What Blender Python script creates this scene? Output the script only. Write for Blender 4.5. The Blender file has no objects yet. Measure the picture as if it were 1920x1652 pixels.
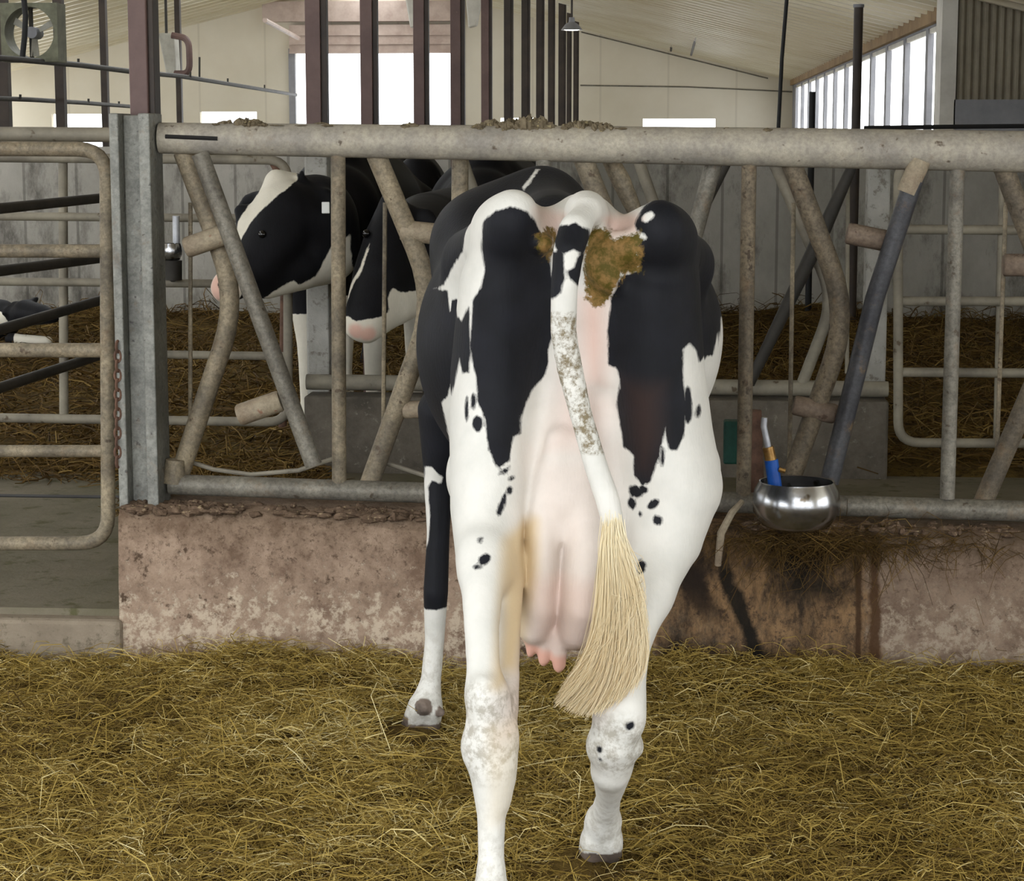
import bpy, math, random
import numpy as np
from mathutils import Vector, Matrix

random.seed(7)
rng = np.random.default_rng(11)
scene = bpy.context.scene
C = scene.collection

# ------------------------------------------------------------------ camera, sky, exposure
FPX = 3900.0                       # focal length in pixels of the 1920 px wide frame
EYE = Vector((0.0, 0.0, 1.55))
YAW, PITCH = math.radians(4.21), math.radians(8.215)
cam_data = bpy.data.cameras.new('camera')
cam_data.sensor_fit = 'HORIZONTAL'
cam_data.sensor_width = 36.0
cam_data.lens = 36.0 * FPX / 1920.0
cam_data.clip_end = 200.0
cam = bpy.data.objects.new('camera', cam_data)
C.objects.link(cam)
cam.location = EYE
cam.rotation_euler = (math.pi / 2 - PITCH, 0.0, YAW)
scene.camera = cam

world = bpy.data.worlds.new('overcast_sky')
scene.world = world
world.use_nodes = True
bg = world.node_tree.nodes['Background']
bg.inputs[0].default_value = (0.94, 0.97, 1.0, 1.0)
bg.inputs[1].default_value = 4.3
scene.view_settings.view_transform = 'Standard'
scene.view_settings.look = 'None'
scene.view_settings.gamma = 1.0
scene.view_settings.use_curve_mapping = False
scene.view_settings.exposure = 0.0
scene.cycles.max_bounces = 7
scene.cycles.diffuse_bounces = 4
scene.cycles.use_denoising = True

# measuring: turn a place seen in the photograph into metres at a known distance or height
_r = Vector((math.cos(YAW), math.sin(YAW), 0))
_d = Vector((-math.sin(YAW) * math.cos(PITCH), math.cos(YAW) * math.cos(PITCH), -math.sin(PITCH)))
_u = _r.cross(_d)
def ray(px, py):
    return _r * ((px - 960) / FPX) - _u * ((py - 826) / FPX) + _d
def at(px, py, Y):
    v = ray(px, py)
    return EYE + v * (Y / v.y)
def on(px, py, z):
    v = ray(px, py)
    return EYE + v * ((z - EYE.z) / v.z)
def met(n, Y):
    return n * Y / FPX

# ------------------------------------------------------------------ materials
def lin(c):
    return tuple(((x / 12.92) if x <= 0.04045 else ((x + 0.055) / 1.055) ** 2.4) for x in (v / 255.0 for v in c)) + (1.0,)

class NT:
    def __init__(self, name):
        self.m = bpy.data.materials.new(name)
        self.m.use_nodes = True
        self.t = self.m.node_tree
        self.b = self.t.nodes['Principled BSDF']
        self.coord = self.t.nodes.new('ShaderNodeTexCoord').outputs['Object']
    def n(self, kind, **kw):
        nd = self.t.nodes.new('ShaderNode' + kind)
        for k, v in kw.items():
            setattr(nd, k, v)
        return nd
    def link(self, a, b):
        self.t.links.new(a, b)
    def noise(self, scale, detail=4, rough=0.6, vec=None, stretch=None):
        src = vec or self.coord
        if stretch:
            mp = self.n('Mapping')
            mp.inputs['Scale'].default_value = stretch
            self.link(src, mp.inputs['Vector'])
            src = mp.outputs[0]
        nd = self.n('TexNoise')
        nd.inputs['Scale'].default_value = scale
        nd.inputs['Detail'].default_value = detail
        nd.inputs['Roughness'].default_value = rough
        self.link(src, nd.inputs['Vector'])
        return nd.outputs[0]
    def ramp(self, fac, lo, hi):
        nd = self.n('MapRange')
        nd.inputs['From Min'].default_value = lo
        nd.inputs['From Max'].default_value = hi
        self.link(fac, nd.inputs['Value'])
        return nd.outputs[0]
    def mix(self, fac, a, b, blend='MIX'):
        nd = self.n('Mix', data_type='RGBA', blend_type=blend)
        for sock, v in ((nd.inputs[0], fac), (nd.inputs[6], a), (nd.inputs[7], b)):
            if isinstance(v, (tuple, list)):
                sock.default_value = v
            elif isinstance(v, (int, float)):
                sock.default_value = v
            else:
                self.link(v, sock)
        return nd.outputs[2]
    def math(self, op, a, b=0.0):
        nd = self.n('Math', operation=op)
        for sock, v in ((nd.inputs[0], a), (nd.inputs[1], b)):
            if isinstance(v, (int, float)):
                sock.default_value = v
            else:
                self.link(v, sock)
        return nd.outputs[0]
    def attr(self, name):
        return self.n('Attribute', attribute_name=name).outputs['Fac']
    def bump(self, h, strength, dist):
        nd = self.n('Bump')
        nd.inputs['Strength'].default_value = strength
        nd.inputs['Distance'].default_value = dist
        self.link(h, nd.inputs['Height'])
        self.link(nd.outputs[0], self.b.inputs['Normal'])
    def done(self, col=None, rough=0.7, metal=0.0, spec=None):
        if col is not None:
            if isinstance(col, tuple):
                self.b.inputs['Base Color'].default_value = col
            else:
                self.link(col, self.b.inputs['Base Color'])
        self.b.inputs['Roughness'].default_value = rough
        self.b.inputs['Metallic'].default_value = metal
        if spec is not None:
            self.b.inputs['Specular IOR Level'].default_value = spec
        return self.m

def worn(name, a, b, scale=6, rough=0.7, metal=0.0, speck=None, speck_scale=60, speck_lo=0.62, bump=0.25, bdist=0.004, stretch=None, spec=0.3, grain=0.0):
    """two tones mixed by noise, optional specks of a third"""
    t = NT(name)
    f = t.ramp(t.noise(scale, 6, 0.65, stretch=stretch), 0.36, 0.64)
    c = t.mix(f, lin(a), lin(b))
    if speck:
        c = t.mix(t.ramp(t.noise(speck_scale, 3, 0.6), speck_lo, speck_lo + 0.06), c, lin(speck))
    if grain:
        g1 = t.ramp(t.noise(75, 5, 0.75), 0.40, 0.62)
        c = t.mix(t.math('MULTIPLY', g1, grain), c, lin(tuple(v * 0.55 for v in b)))
        g2 = t.ramp(t.noise(scale * 2.3, 6, 0.75), 0.55, 0.70)
        c = t.mix(t.math('MULTIPLY', g2, grain * 0.9), c, lin((122, 98, 72)))
    t.bump(t.noise(scale * 9, 4), bump, bdist)
    return t.done(c, rough, metal, spec)

M = {}
M['rail'] = worn('dusty_galvanised_pipe', (188, 180, 162), (154, 148, 138), 7, 0.6, 0.1, (106, 94, 80), 22, 0.66, grain=0.3)
M['bar'] = worn('muddy_pipe', (166, 152, 126), (112, 103, 88), 6, 0.6, 0.1, (96, 82, 66), 26, 0.64, grain=0.5)
M['bar_grey'] = worn('grey_pipe', (146, 141, 128), (112, 107, 97), 6, 0.55, 0.25, (92, 82, 68), 24, 0.66, grain=0.5)
M['bar_shaded'] = worn('shaded_muddy_pipe', (136, 122, 100), (92, 84, 72), 6, 0.65, 0.05, (78, 66, 52), 26, 0.62, grain=0.55)  # darker copy of the muddy pipe: shade at the right put into the colour
M['roller_shaded'] = worn('shaded_tan_roller', (136, 120, 104), (112, 96, 82), 10, 0.7, 0.0, (92, 74, 62), 30, 0.62, grain=0.4)  # the tan roller again, its colour darkened for the shade at the right
M['bar_dark'] = worn('dark_worn_pipe', (84, 84, 86), (58, 58, 62), 6, 0.5, 0.3, (120, 104, 82), 14, 0.66, grain=0.4)
M['galv'] = worn('galvanised_channel', (154, 154, 146), (122, 122, 116), 9, 0.55, 0.3, (96, 94, 90), 40, 0.64, grain=0.4)
M['paddle'] = worn('worn_tan_roller', (172, 160, 136), (144, 128, 108), 10, 0.7, 0.0, (150, 112, 92), 30, 0.66, grain=0.35)
M['far_pipe'] = worn('dusty_far_pipe', (152, 145, 128), (116, 110, 98), 5, 0.65, 0.1, (92, 80, 64), 20, 0.66)
M['far_dark'] = worn('dark_far_pipe', (66, 62, 56), (48, 46, 42), 5, 0.6, 0.2)
M['brown_paint'] = worn('brown_painted_steel', (112, 90, 84), (90, 70, 66), 3, 0.5, 0.0, (124, 104, 92), 12, 0.70, 0.08)
M['dark_steel'] = worn('dark_brown_steel', (70, 60, 52), (52, 46, 42), 3, 0.55, 0.0)
M['black'] = worn('black_rubber', (34, 33, 32), (24, 24, 24), 8, 0.6)
M['rust'] = worn('rusty_chain', (112, 84, 68), (78, 58, 48), 20, 0.8)
M['white_paint'] = worn('white_paint', (214, 210, 200), (190, 186, 176), 3, 0.6)
M['cream'] = None
M['steel'] = worn('stainless_steel', (190, 192, 196), (150, 150, 150), 8, 0.22, 0.95, (100, 92, 80), 14, 0.62, 0.05)
M['blue'] = worn('blue_plastic', (22, 88, 178), (16, 70, 150), 12, 0.4)
M['brass'] = worn('brass', (178, 144, 84), (130, 98, 56), 12, 0.35, 0.7)
M['hose'] = worn('pale_grey_hose', (196, 198, 202), (160, 162, 168), 12, 0.35, 0.2)
M['green'] = worn('teal_green_plastic', (26, 74, 62), (20, 56, 46), 12, 0.6)
M['corr'] = worn('weathered_corrugated_sheet', (150, 142, 124), (128, 120, 104), 3, 0.65, 0.1)
M['grey_panel'] = worn('grey_board', (148, 148, 152), (128, 128, 132), 3, 0.7)
M['plank'] = worn('pale_plastic_panel', (186, 184, 172), (160, 156, 144), 5, 0.6)
M['fan'] = worn('grey_green_fan_housing', (112, 112, 92), (88, 88, 72), 8, 0.6)

def concrete(name, a, b, c, scale, pits=True, stretch=None, speck_lo=0.55):
    t = NT(name)
    f = t.ramp(t.noise(scale, 8, 0.7, stretch=stretch), 0.35, 0.65)
    col = t.mix(f, lin(a), lin(b))
    col = t.mix(t.ramp(t.noise(scale * 5, 5, 0.7), speck_lo, speck_lo + 0.1), col, lin(c))
    h = t.noise(scale * 12, 6, 0.7)
    t.bump(h, 0.5, 0.01)
    return t.done(col, 0.9, 0, 0.2)
def board_marks():
    t = NT('grey_concrete_wall')
    f = t.ramp(t.noise(1.2, 8, 0.7, stretch=(1, 1, 0.6)), 0.35, 0.65)
    col = t.mix(f, lin((184, 180, 170)), lin((150, 147, 138)))
    col = t.mix(t.math('MULTIPLY', t.ramp(t.noise(1.6, 8, 0.75, stretch=(1.4, 1, 0.6)), 0.48, 0.62), 0.75), col, lin((78, 74, 68)))
    sp = t.n('SeparateXYZ'); t.link(t.coord, sp.inputs[0])
    fx = t.math('FRACT', t.math('MULTIPLY', sp.outputs[0], 2.4))
    col = t.mix(t.math('MULTIPLY', t.math('LESS_THAN', fx, 0.05), 0.45), col, lin((70, 68, 62)))
    t.bump(t.noise(14, 6, 0.7), 0.5, 0.01)
    return t.done(col, 0.9, 0, 0.2)
M['conc_wall'] = board_marks()
M['conc_plain'] = concrete('plain_concrete', (128, 126, 118), (104, 102, 96), (92, 88, 80), 1.2, stretch=(1, 1, 0.6))
M['alley'] = concrete('alley_concrete', (122, 114, 98), (96, 92, 72), (86, 84, 58), 1.6)
M['sill'] = concrete('pale_sill_concrete', (150, 138, 120), (128, 116, 100), (110, 100, 84), 5)
M['far_curb'] = concrete('far_curb_concrete', (112, 105, 94), (78, 73, 65), (132, 126, 114), 5, speck_lo=0.60)
M['far_post'] = concrete('far_post_concrete', (188, 186, 178), (160, 158, 150), (132, 128, 118), 4)
M['wet_mud'] = concrete('damp_dung', (60, 50, 36), (44, 38, 28), (92, 82, 50), 9)

# near curb: brown grey concrete, whitish scoured band near the foot and dark wet stains on the right
t = NT('curb_concrete')
n1 = t.ramp(t.noise(7, 9, 0.78), 0.38, 0.62)
c = t.mix(n1, lin((166, 144, 124)), lin((118, 97, 81)))
c = t.mix(t.ramp(t.noise(60, 5, 0.8), 0.52, 0.66), c, lin((94, 76, 62)))
sep = t.n('SeparateXYZ'); t.link(t.coord, sep.inputs[0])
low = t.ramp(sep.outputs[2], 0.36, 0.12)
n2 = t.noise(30, 7, 0.8)
fleck = t.math('ADD', n2, t.math('MULTIPLY', t.math('ADD', low, -0.8), 0.17))
c = t.mix(t.math('MULTIPLY', t.ramp(fleck, 0.50, 0.60), 0.85), c, lin((196, 180, 158)))
c = t.mix(t.ramp(t.noise(18, 5, 0.7), 0.60, 0.68), c, lin((84, 68, 54)))
# mud washed over the shoulder of the curb, heavier to the right
wet = t.math('MULTIPLY', t.ramp(sep.outputs[0], -0.5, 0.3), 0.5)
top = t.math('MULTIPLY', t.ramp(t.math('ADD', sep.outputs[2], t.math('MULTIPLY', t.math('ADD', t.noise(7, 5, 0.7), -0.5), 0.3)), 0.30, 0.42), t.math('ADD', wet, 0.35))
c = t.mix(top, c, lin((92, 76, 56)))
c = t.mix(t.math('MULTIPLY', t.ramp(sep.outputs[0], 0.2, 0.45), 0.42), c, lin((84, 72, 60)))
# stain: from the left side of the water bowl over to about 0.7 m
xx = sep.outputs[0]
wob = t.math('MULTIPLY', t.math('ADD', t.noise(4, 6, 0.75), -0.5), 0.30)
xs = t.math('ADD', xx, wob)
band = t.math('MULTIPLY', t.ramp(xs, -0.08, 0.0), t.ramp(xs, 0.66, 0.60))
drip = t.noise(9, 8, 0.8, stretch=(1, 1, 0.35))
dirtcol = t.mix(t.ramp(drip, 0.42, 0.60), lin((38, 30, 21)), lin((132, 104, 72)))
dirtcol = t.mix(t.ramp(t.noise(26, 6, 0.8), 0.50, 0.62), dirtcol, lin((62, 48, 34)))
c = t.mix(t.math('MULTIPLY', band, 0.93), c, dirtcol)
def streak(x0, z0, x1, z1, w, col, amt):
    global c
    k_ = (x1 - x0) / (z1 - z0)
    dx = t.math('ADD', t.math('ADD', sep.outputs[0], t.math('MULTIPLY', sep.outputs[2], -k_)), -(x0 - k_ * z0))
    dx = t.math('ABSOLUTE', t.math('ADD', dx, t.math('MULTIPLY', t.math('ADD', t.noise(11, 5, 0.7), -0.5), w * 2.2)))
    f_ = t.math('MULTIPLY', t.ramp(dx, w, w * 0.45), t.math('MULTIPLY', t.ramp(sep.outputs[2], max(z0, z1) + 0.02, max(z0, z1) - 0.05), t.ramp(sep.outputs[2], min(z0, z1) - 0.04, min(z0, z1) + 0.02)))
    c = t.mix(t.math('MULTIPLY', f_, amt), c, lin(col))
for (pa, pb, w_, col_, am_) in (((1345, 1040), (1450, 1300), 0.035, (24, 22, 18), 0.95), ((1500, 1000), (1530, 1120), 0.13, (26, 23, 17), 0.85), ((1640, 1000), (1640, 1280), 0.02, (70, 48, 28), 0.9), ((1610, 1030), (1608, 1270), 0.012, (60, 42, 26), 0.9),
                                 ((1270, 1190), (1300, 1330), 0.07, (34, 26, 20), 0.85), ((1440, 1225), (1540, 1330), 0.13, (26, 22, 17), 0.92), ((1260, 1040), (1330, 1150), 0.06, (40, 31, 23), 0.85), ((1300, 1020), (1300, 1110), 0.05, (36, 28, 22), 0.8)):
    A_, B_ = at(pa[0], pa[1], 6.09), at(pb[0], pb[1], 6.09)
    streak(A_.x, A_.z, B_.x, B_.z, w_, col_, am_)
t.bump(t.noise(38, 6, 0.7), 0.6, 0.012)
M['curb'] = t.done(c, 0.9, 0, 0.2)

# cream gable boards with faint horizontal joints
t = NT('cream_wall_boards')
c = t.mix(t.ramp(t.noise(0.5, 5, 0.6), 0.3, 0.7), lin((222, 215, 198)), lin((206, 197, 176)))
sep = t.n('SeparateXYZ'); t.link(t.coord, sep.inputs[0])
fx = t.math('FRACT', t.math('MULTIPLY', sep.outputs[0], 0.82))
c = t.mix(t.math('MULTIPLY', t.math('LESS_THAN', fx, 0.03), 0.18), c, lin((140, 130, 110)))
M['cream'] = t.done(c, 0.8, 0, 0.2)
# ceiling metal
t = NT('ceiling_sheet')
c = t.mix(t.ramp(t.noise(0.7, 5, 0.6), 0.35, 0.65), lin((238, 230, 208)), lin((222, 210, 180)))
M['ceil'] = t.done(c, 0.36, 0.35, 0.5)
M['ceil_trim'] = worn('dusty_eave_trim', (158, 132, 98), (130, 106, 78), 2, 0.8)
M['door_head'] = worn('faded_red_door_panel', (196, 178, 166), (170, 150, 138), 3, 0.6)

# straw
def straw_mat(name, cols, rough=0.75):
    t = NT(name)
    a = t.attr('tint')
    cr = t.n('ValToRGB')
    cr.color_ramp.elements[0].position = 0.0
    cr.color_ramp.elements[0].color = lin(cols[0])
    cr.color_ramp.elements[1].position = 1.0
    cr.color_ramp.elements[1].color = lin(cols[-1])
    for i, cc in enumerate(cols[1:-1], 1):
        e = cr.color_ramp.elements.new(i / (len(cols) - 1))
        e.color = lin(cc)
    t.link(a, cr.inputs[0])
    return t.done(cr.outputs[0], rough, 0, 0.25)
M['straw'] = straw_mat('straw_stalks', [(80, 62, 26), (126, 103, 44), (158, 134, 64), (184, 162, 94), (224, 210, 158)])
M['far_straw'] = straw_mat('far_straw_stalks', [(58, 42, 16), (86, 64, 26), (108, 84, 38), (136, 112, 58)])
t = NT('trodden_bedding')
c = t.mix(t.ramp(t.noise(3, 6, 0.7), 0.38, 0.62), lin((76, 60, 28)), lin((112, 92, 46)))
c = t.mix(t.ramp(t.noise(40, 5, 0.75), 0.5, 0.6), c, lin((64, 50, 26)))
t.bump(t.noise(50, 5, 0.7), 0.9, 0.02)
M['bedding'] = t.done(c, 0.9, 0, 0.1)

# cow hide: coat < 0 black, pink skin, dung, grime and hoof are features of the animal kept on its own mesh
def hide(name, white=(221, 219, 212), black=(21, 22, 26), edge=0.006):
    t = NT(name)
    wob = t.math('MULTIPLY', t.math('ADD', t.noise(34, 5, 0.7, stretch=(1, 1, 0.35)), -0.5), edge * 3.0)
    wht = t.mix(t.ramp(t.noise(10, 4, 0.6), 0.4, 0.7), lin(white), lin(tuple(int(v * 0.95) for v in white)))
    wht = t.mix(t.attr('pink'), wht, lin((222, 172, 154)))
    grime = t.math('MULTIPLY', t.attr('grime'), t.ramp(t.noise(45, 5, 0.75), 0.44, 0.60))
    wht = t.mix(grime, wht, lin((128, 116, 92)))
    wht = t.mix(t.attr('cream'), wht, lin((205, 178, 128)))
    blk = t.mix(t.ramp(t.noise(9, 4, 0.6), 0.4, 0.7), lin(black), lin(tuple(int(v * 1.35) for v in black)))
    blk = t.mix(t.attr('brown'), blk, lin((52, 38, 34)))
    f = t.ramp(t.math('ADD', t.attr('coat'), wob), -0.0025, 0.0025)
    col = t.mix(f, blk, wht)
    dn = t.ramp(t.math('ADD', t.attr('dung'), t.math('MULTIPLY', t.math('ADD', t.noise(60, 4, 0.7), -0.5), 0.05)), 0.004, -0.004)
    dcol = t.mix(t.ramp(t.noise(50, 4, 0.7), 0.4, 0.62), lin((86, 76, 28)), lin((136, 106, 62)))
    col = t.mix(dn, col, dcol)
    hf = t.mix(t.ramp(t.noise(20, 3), 0.4, 0.6), lin((92, 82, 74)), lin((126, 112, 102)))
    col = t.mix(t.attr('hoof'), col, hf)
    t.bump(t.noise(150, 3, 0.6, stretch=(1, 1, 0.2)), 0.35, 0.003)
    t.b.inputs['Sheen Weight'].default_value = 0.02
    t.b.inputs['Sheen Roughness'].default_value = 0.4
    return t.done(col, 0.62, 0, 0.16)
M['hide'] = hide('holstein_hide')
M['hide_far'] = hide('holstein_hide_in_the_pen', (226, 220, 204), (16, 16, 19))
M['eye'] = NT('cow_eye').done(lin((14, 12, 12)), 0.08, 0, 0.6)
t = NT('tail_hair')
c = t.mix(t.attr('tint'), lin((196, 168, 118)), lin((238, 226, 194)))
M['tailhair'] = t.done(c, 0.6, 0, 0.3)
M['ear_tag'] = NT('pale_ear_tag').done(lin((226, 228, 224)), 0.4)
t = NT('lamp_glow')
t.b.inputs['Emission Color'].default_value = (1.0, 0.96, 0.86, 1)
t.b.inputs['Emission Strength'].default_value = 6.0
M['glow'] = t.done(lin((255, 250, 235)), 0.5)

# ------------------------------------------------------------------ mesh tools
class MB:
    def __init__(self):
        self.v, self.f = [], []
    def add(self, vs, fs):
        o = len(self.v)
        self.v += [tuple(p) for p in vs]
        self.f += [tuple(i + o for i in f) for f in fs]
        return self
    def box(self, lo, hi):
        x0, y0, z0 = lo; x1, y1, z1 = hi
        vs = [(x0, y0, z0), (x1, y0, z0), (x1, y1, z0), (x0, y1, z0), (x0, y0, z1), (x1, y0, z1), (x1, y1, z1), (x0, y1, z1)]
        return self.add(vs, [(0, 3, 2, 1), (4, 5, 6, 7), (0, 1, 5, 4), (1, 2, 6, 5), (2, 3, 7, 6), (3, 0, 4, 7)])
    def tube(self, pts, r, n=14, ry=None):
        """closed swept tube, radius a number or one per point; ry = second radius"""
        P = [Vector(p) for p in pts]
        R = [r] * len(P) if isinstance(r, (int, float)) else list(r)
        vs, fs = [], []
        t0 = (P[1] - P[0]).normalized()
        ref = Vector((0, 1, 0)) if abs(t0.y) < 0.9 else Vector((0, 0, 1))
        a = t0.cross(ref).normalized()
        for i, p in enumerate(P):
            if i == 0: tg = P[1] - P[0]
            elif i == len(P) - 1: tg = P[-1] - P[-2]
            else: tg = (P[i + 1] - P[i]).normalized() + (P[i] - P[i - 1]).normalized()
            tg.normalize()
            a = (a - tg * a.dot(tg)).normalized()
            b = tg.cross(a)
            for k in range(n):
                w = 2 * math.pi * k / n
                vs.append(p + a * (R[i] * math.cos(w)) + b * ((ry or R[i]) * math.sin(w)))
        for i in range(len(P) - 1):
            for k in range(n):
                k2 = (k + 1) % n
                fs.append((i * n + k, i * n + k2, (i + 1) * n + k2, (i + 1) * n + k))
        fs.append(tuple(range(n - 1, -1, -1)))
        fs.append(tuple(range((len(P) - 1) * n, len(P) * n)))
        return self.add(vs, fs)
    def lathe(self, c, prof, n=40):
        """prof: (radius, z) pairs about a vertical axis"""
        vs, fs = [], []
        for r, z in prof:
            for k in range(n):
                w = 2 * math.pi * k / n
                vs.append((c[0] + r * math.cos(w), c[1] + r * math.sin(w), c[2] + z))
        for i in range(len(prof) - 1):
            for k in range(n):
                k2 = (k + 1) % n
                fs.append((i * n + k, i * n + k2, (i + 1) * n + k2, (i + 1) * n + k))
        return self.add(vs, fs)
    def beam(self, p, q, w, d):
        """a square bar from p to q, w wide in x, d deep in y"""
        p, q = Vector(p), Vector(q)
        vs = []
        for e in (p, q):
            for sx, sy in ((-1, -1), (1, -1), (1, 1), (-1, 1)):
                vs.append((e.x + sx * w / 2, e.y + sy * d / 2, e.z))
        return self.add(vs, [(0, 3, 2, 1), (4, 5, 6, 7), (0, 1, 5, 4), (1, 2, 6, 5), (2, 3, 7, 6), (3, 0, 4, 7)])
    def build(self, name, m, parent=None, smooth=True, bevel=0.0):
        return link_mesh(name, self.v, self.f, m, parent, smooth, bevel)

def link_mesh(name, v, f, m, parent=None, smooth=True, bevel=0.0):
    off = root_loc(parent)
    me = bpy.data.meshes.new(name)
    if not isinstance(v, np.ndarray):
        me.from_pydata([(p[0] - off.x, p[1] - off.y, p[2] - off.z) for p in v], [], f)
    else:
        v = v - np.array(off)
        f = np.asarray(f, dtype=np.int32)
        k = f.shape[1]
        me.vertices.add(len(v)); me.vertices.foreach_set('co', v.astype(np.float32).ravel())
        me.loops.add(f.size); me.loops.foreach_set('vertex_index', f.ravel())
        me.polygons.add(len(f)); me.polygons.foreach_set('loop_start', np.arange(0, f.size, k, dtype=np.int32))
    me.update(calc_edges=True)
    me.validate()
    if smooth:
        me.polygons.foreach_set('use_smooth', [True] * len(me.polygons))
        if hasattr(me, 'set_sharp_from_angle'):
            me.set_sharp_from_angle(angle=math.radians(42))
    me.materials.append(M[m])
    o = bpy.data.objects.new(name, me)
    C.objects.link(o)
    if parent is not None:
        o.parent = parent
    if bevel:
        b = o.modifiers.new('bevel', 'BEVEL'); b.width = bevel; b.segments = 2; b.limit_method = 'ANGLE'
    return o

def root_loc(p):
    v = Vector((0, 0, 0))
    while p is not None:
        v += p.location
        p = p.parent
    return v

def thing(name, label, cat, loc, group=None):
    o = bpy.data.objects.new(name, None)
    o.empty_display_size = 0.1
    C.objects.link(o)
    o.location = loc
    return tag(o, label, cat, group)

def tag(o, label, cat, group=None, kind=None):
    if label: o['label'] = label
    if cat: o['category'] = cat
    if group: o['group'] = group
    if kind: o['kind'] = kind
    return o

def struct(o, label=None):
    o['kind'] = 'structure'
    if label: o['label'] = label
    return o

def arc(c, r, a0, a1, n, Y):
    return [Vector((c[0] + r * math.cos(math.radians(a0 + (a1 - a0) * i / n)), Y, c[1] + r * math.sin(math.radians(a0 + (a1 - a0) * i / n)))) for i in range(n + 1)]

def bend(pts, rad=0.06, n=6):
    """round off the inner corners of a polyline"""
    P = [Vector(p) for p in pts]
    out = [P[0]]
    for i in range(1, len(P) - 1):
        a = (P[i - 1] - P[i]); b = (P[i + 1] - P[i])
        ra = min(rad, a.length * 0.45); rb = min(rad, b.length * 0.45)
        p0 = P[i] + a.normalized() * ra; p2 = P[i] + b.normalized() * rb
        for k in range(n + 1):
            s = k / n
            out.append(p0 * (1 - s) ** 2 + P[i] * 2 * s * (1 - s) + p2 * s * s)
    out.append(P[-1])
    return out

# ------------------------------------------------------------------ the barn
XR, XL, XRIDGE = 2.24, -12.8, -5.3
ZE, SL = 2.65, 0.244
YG = 38.0                                   # far gable
YN = 0.3                                    # near end of the unseen roof, placed for its light; left open behind
XN = 5.2                                    # right wall of the wider near bay
YJ = 16.4                                   # where the barn narrows
def ceil_z(x):
    return ZE + SL * (XR - x) if x > XRIDGE else ZE + SL * (XR - XRIDGE) - SL * (XRIDGE - x)

def wall_with_holes(axis, pos, a0, a1, z0, z1f, holes, thick):
    """a wall of boxes around rectangular holes; z1f(a) = top height"""
    mb = MB()
    cuts = sorted({a0, a1} | {h[0] for h in holes} | {h[1] for h in holes} | ({XRIDGE} if axis == 'y' else set()))
    cuts = [c for c in cuts if a0 <= c <= a1]
    for i in range(len(cuts) - 1):
        s, e = cuts[i], cuts[i + 1]
        mid = (s + e) / 2
        hs = sorted([(h[2], h[3]) for h in holes if h[0] <= mid <= h[1]])
        zs = z0
        spans = []
        for b, tp in hs:
            if b > zs: spans.append((zs, b, None))
            zs = tp
        spans.append((zs, None, True))
        for b, tp, slope in spans:
            ts, te = (z1f(s), z1f(e)) if slope else (tp, tp)
            if min(ts, te) <= b: continue
            if axis == 'y':
                q = [(s, b), (e, b), (e, te), (s, ts)]
                vs = [(x, pos, z) for x, z in q] + [(x, pos + thick, z) for x, z in q]
            else:
                q = [(s, b), (e, b), (e, te), (s, ts)]
                vs = [(pos, y, z) for y, z in q] + [(pos + thick, y, z) for y, z in q]
            mb.add(vs, [(0, 1, 2, 3), (7, 6, 5, 4), (0, 4, 5, 1), (1, 5, 6, 2), (2, 6, 7, 3), (3, 7, 4, 0)])
    return mb

# floor: bedding under the straw in front, concrete alley, pen floor behind
def height_grid(name, x0, x1, y0, y1, nx, ny, fn, m):
    xs = np.linspace(x0, x1, nx); ys = np.linspace(y0, y1, ny)
    X, Y = np.meshgrid(xs, ys, indexing='ij')
    Z = fn(X, Y)
    v = np.stack([X, Y, Z], -1).reshape(-1, 3)
    i = np.arange(nx - 1)[:, None] * ny + np.arange(ny - 1)[None, :]
    f = np.stack([i, i + ny, i + ny + 1, i + 1], -1).reshape(-1, 4)
    return link_mesh(name, v, f, m)

def lumps(seed, n, amp, L):
    r = np.random.default_rng(seed)
    k = r.normal(0, 1.0 / L, (n, 2)); ph = r.uniform(0, 6.28, n)
    return lambda X, Y: amp * sum(np.sin(k[i, 0] * X + k[i, 1] * Y + ph[i]) for i in range(n)) / math.sqrt(n)
near_l1, near_l2 = lumps(3, 9, 0.018, 0.14), lumps(4, 14, 0.011, 0.05)
def near_h(X, Y):
    return near_l1(X, Y) + near_l2(X, Y) + 0.05 * np.exp(-((Y - 6.0) / 0.22) ** 2) * (0.6 + 0.4 * np.sin(X * 5.0 + 1)) - 0.03
struct(height_grid('floor', -14, XN, -7.0, 6.2, 300, 400, near_h, 'bedding'), 'straw strewn floor of the loose pen')
far_l = lumps(8, 9, 0.05, 0.35)
def far_h(X, Y):
    return 0.12 + 0.03 * np.clip((Y - 8.84) / 0.08, 0, 1) + far_l(X, Y) * np.clip((Y - 8.9) / 0.8, 0, 1) + 0.10 * np.clip((Y - 13.5) / 2.5, 0, 1)
struct(height_grid('floor_pen', -13, XN, 8.83, 16.4, 260, 140, far_h, 'bedding'), 'bedded floor of the pen across the alley')
mb = MB().box((-14, 6.12, -0.2), (XN, 8.88, 0.13)); struct(mb.build('floor_alley', 'alley', None, False), 'concrete feed alley floor')
mb = MB().box((-14, YJ, -0.2), (XN, 40, 0.05)); struct(mb.build('floor_back', 'alley', None, False))
mb = MB().box((-14, 8.07, 0.125), (at(560, 900, 8.1).x, 8.12, 0.134)); struct(mb.build('trim_1', 'black', None, False), 'dark joint in the alley floor')
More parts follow.
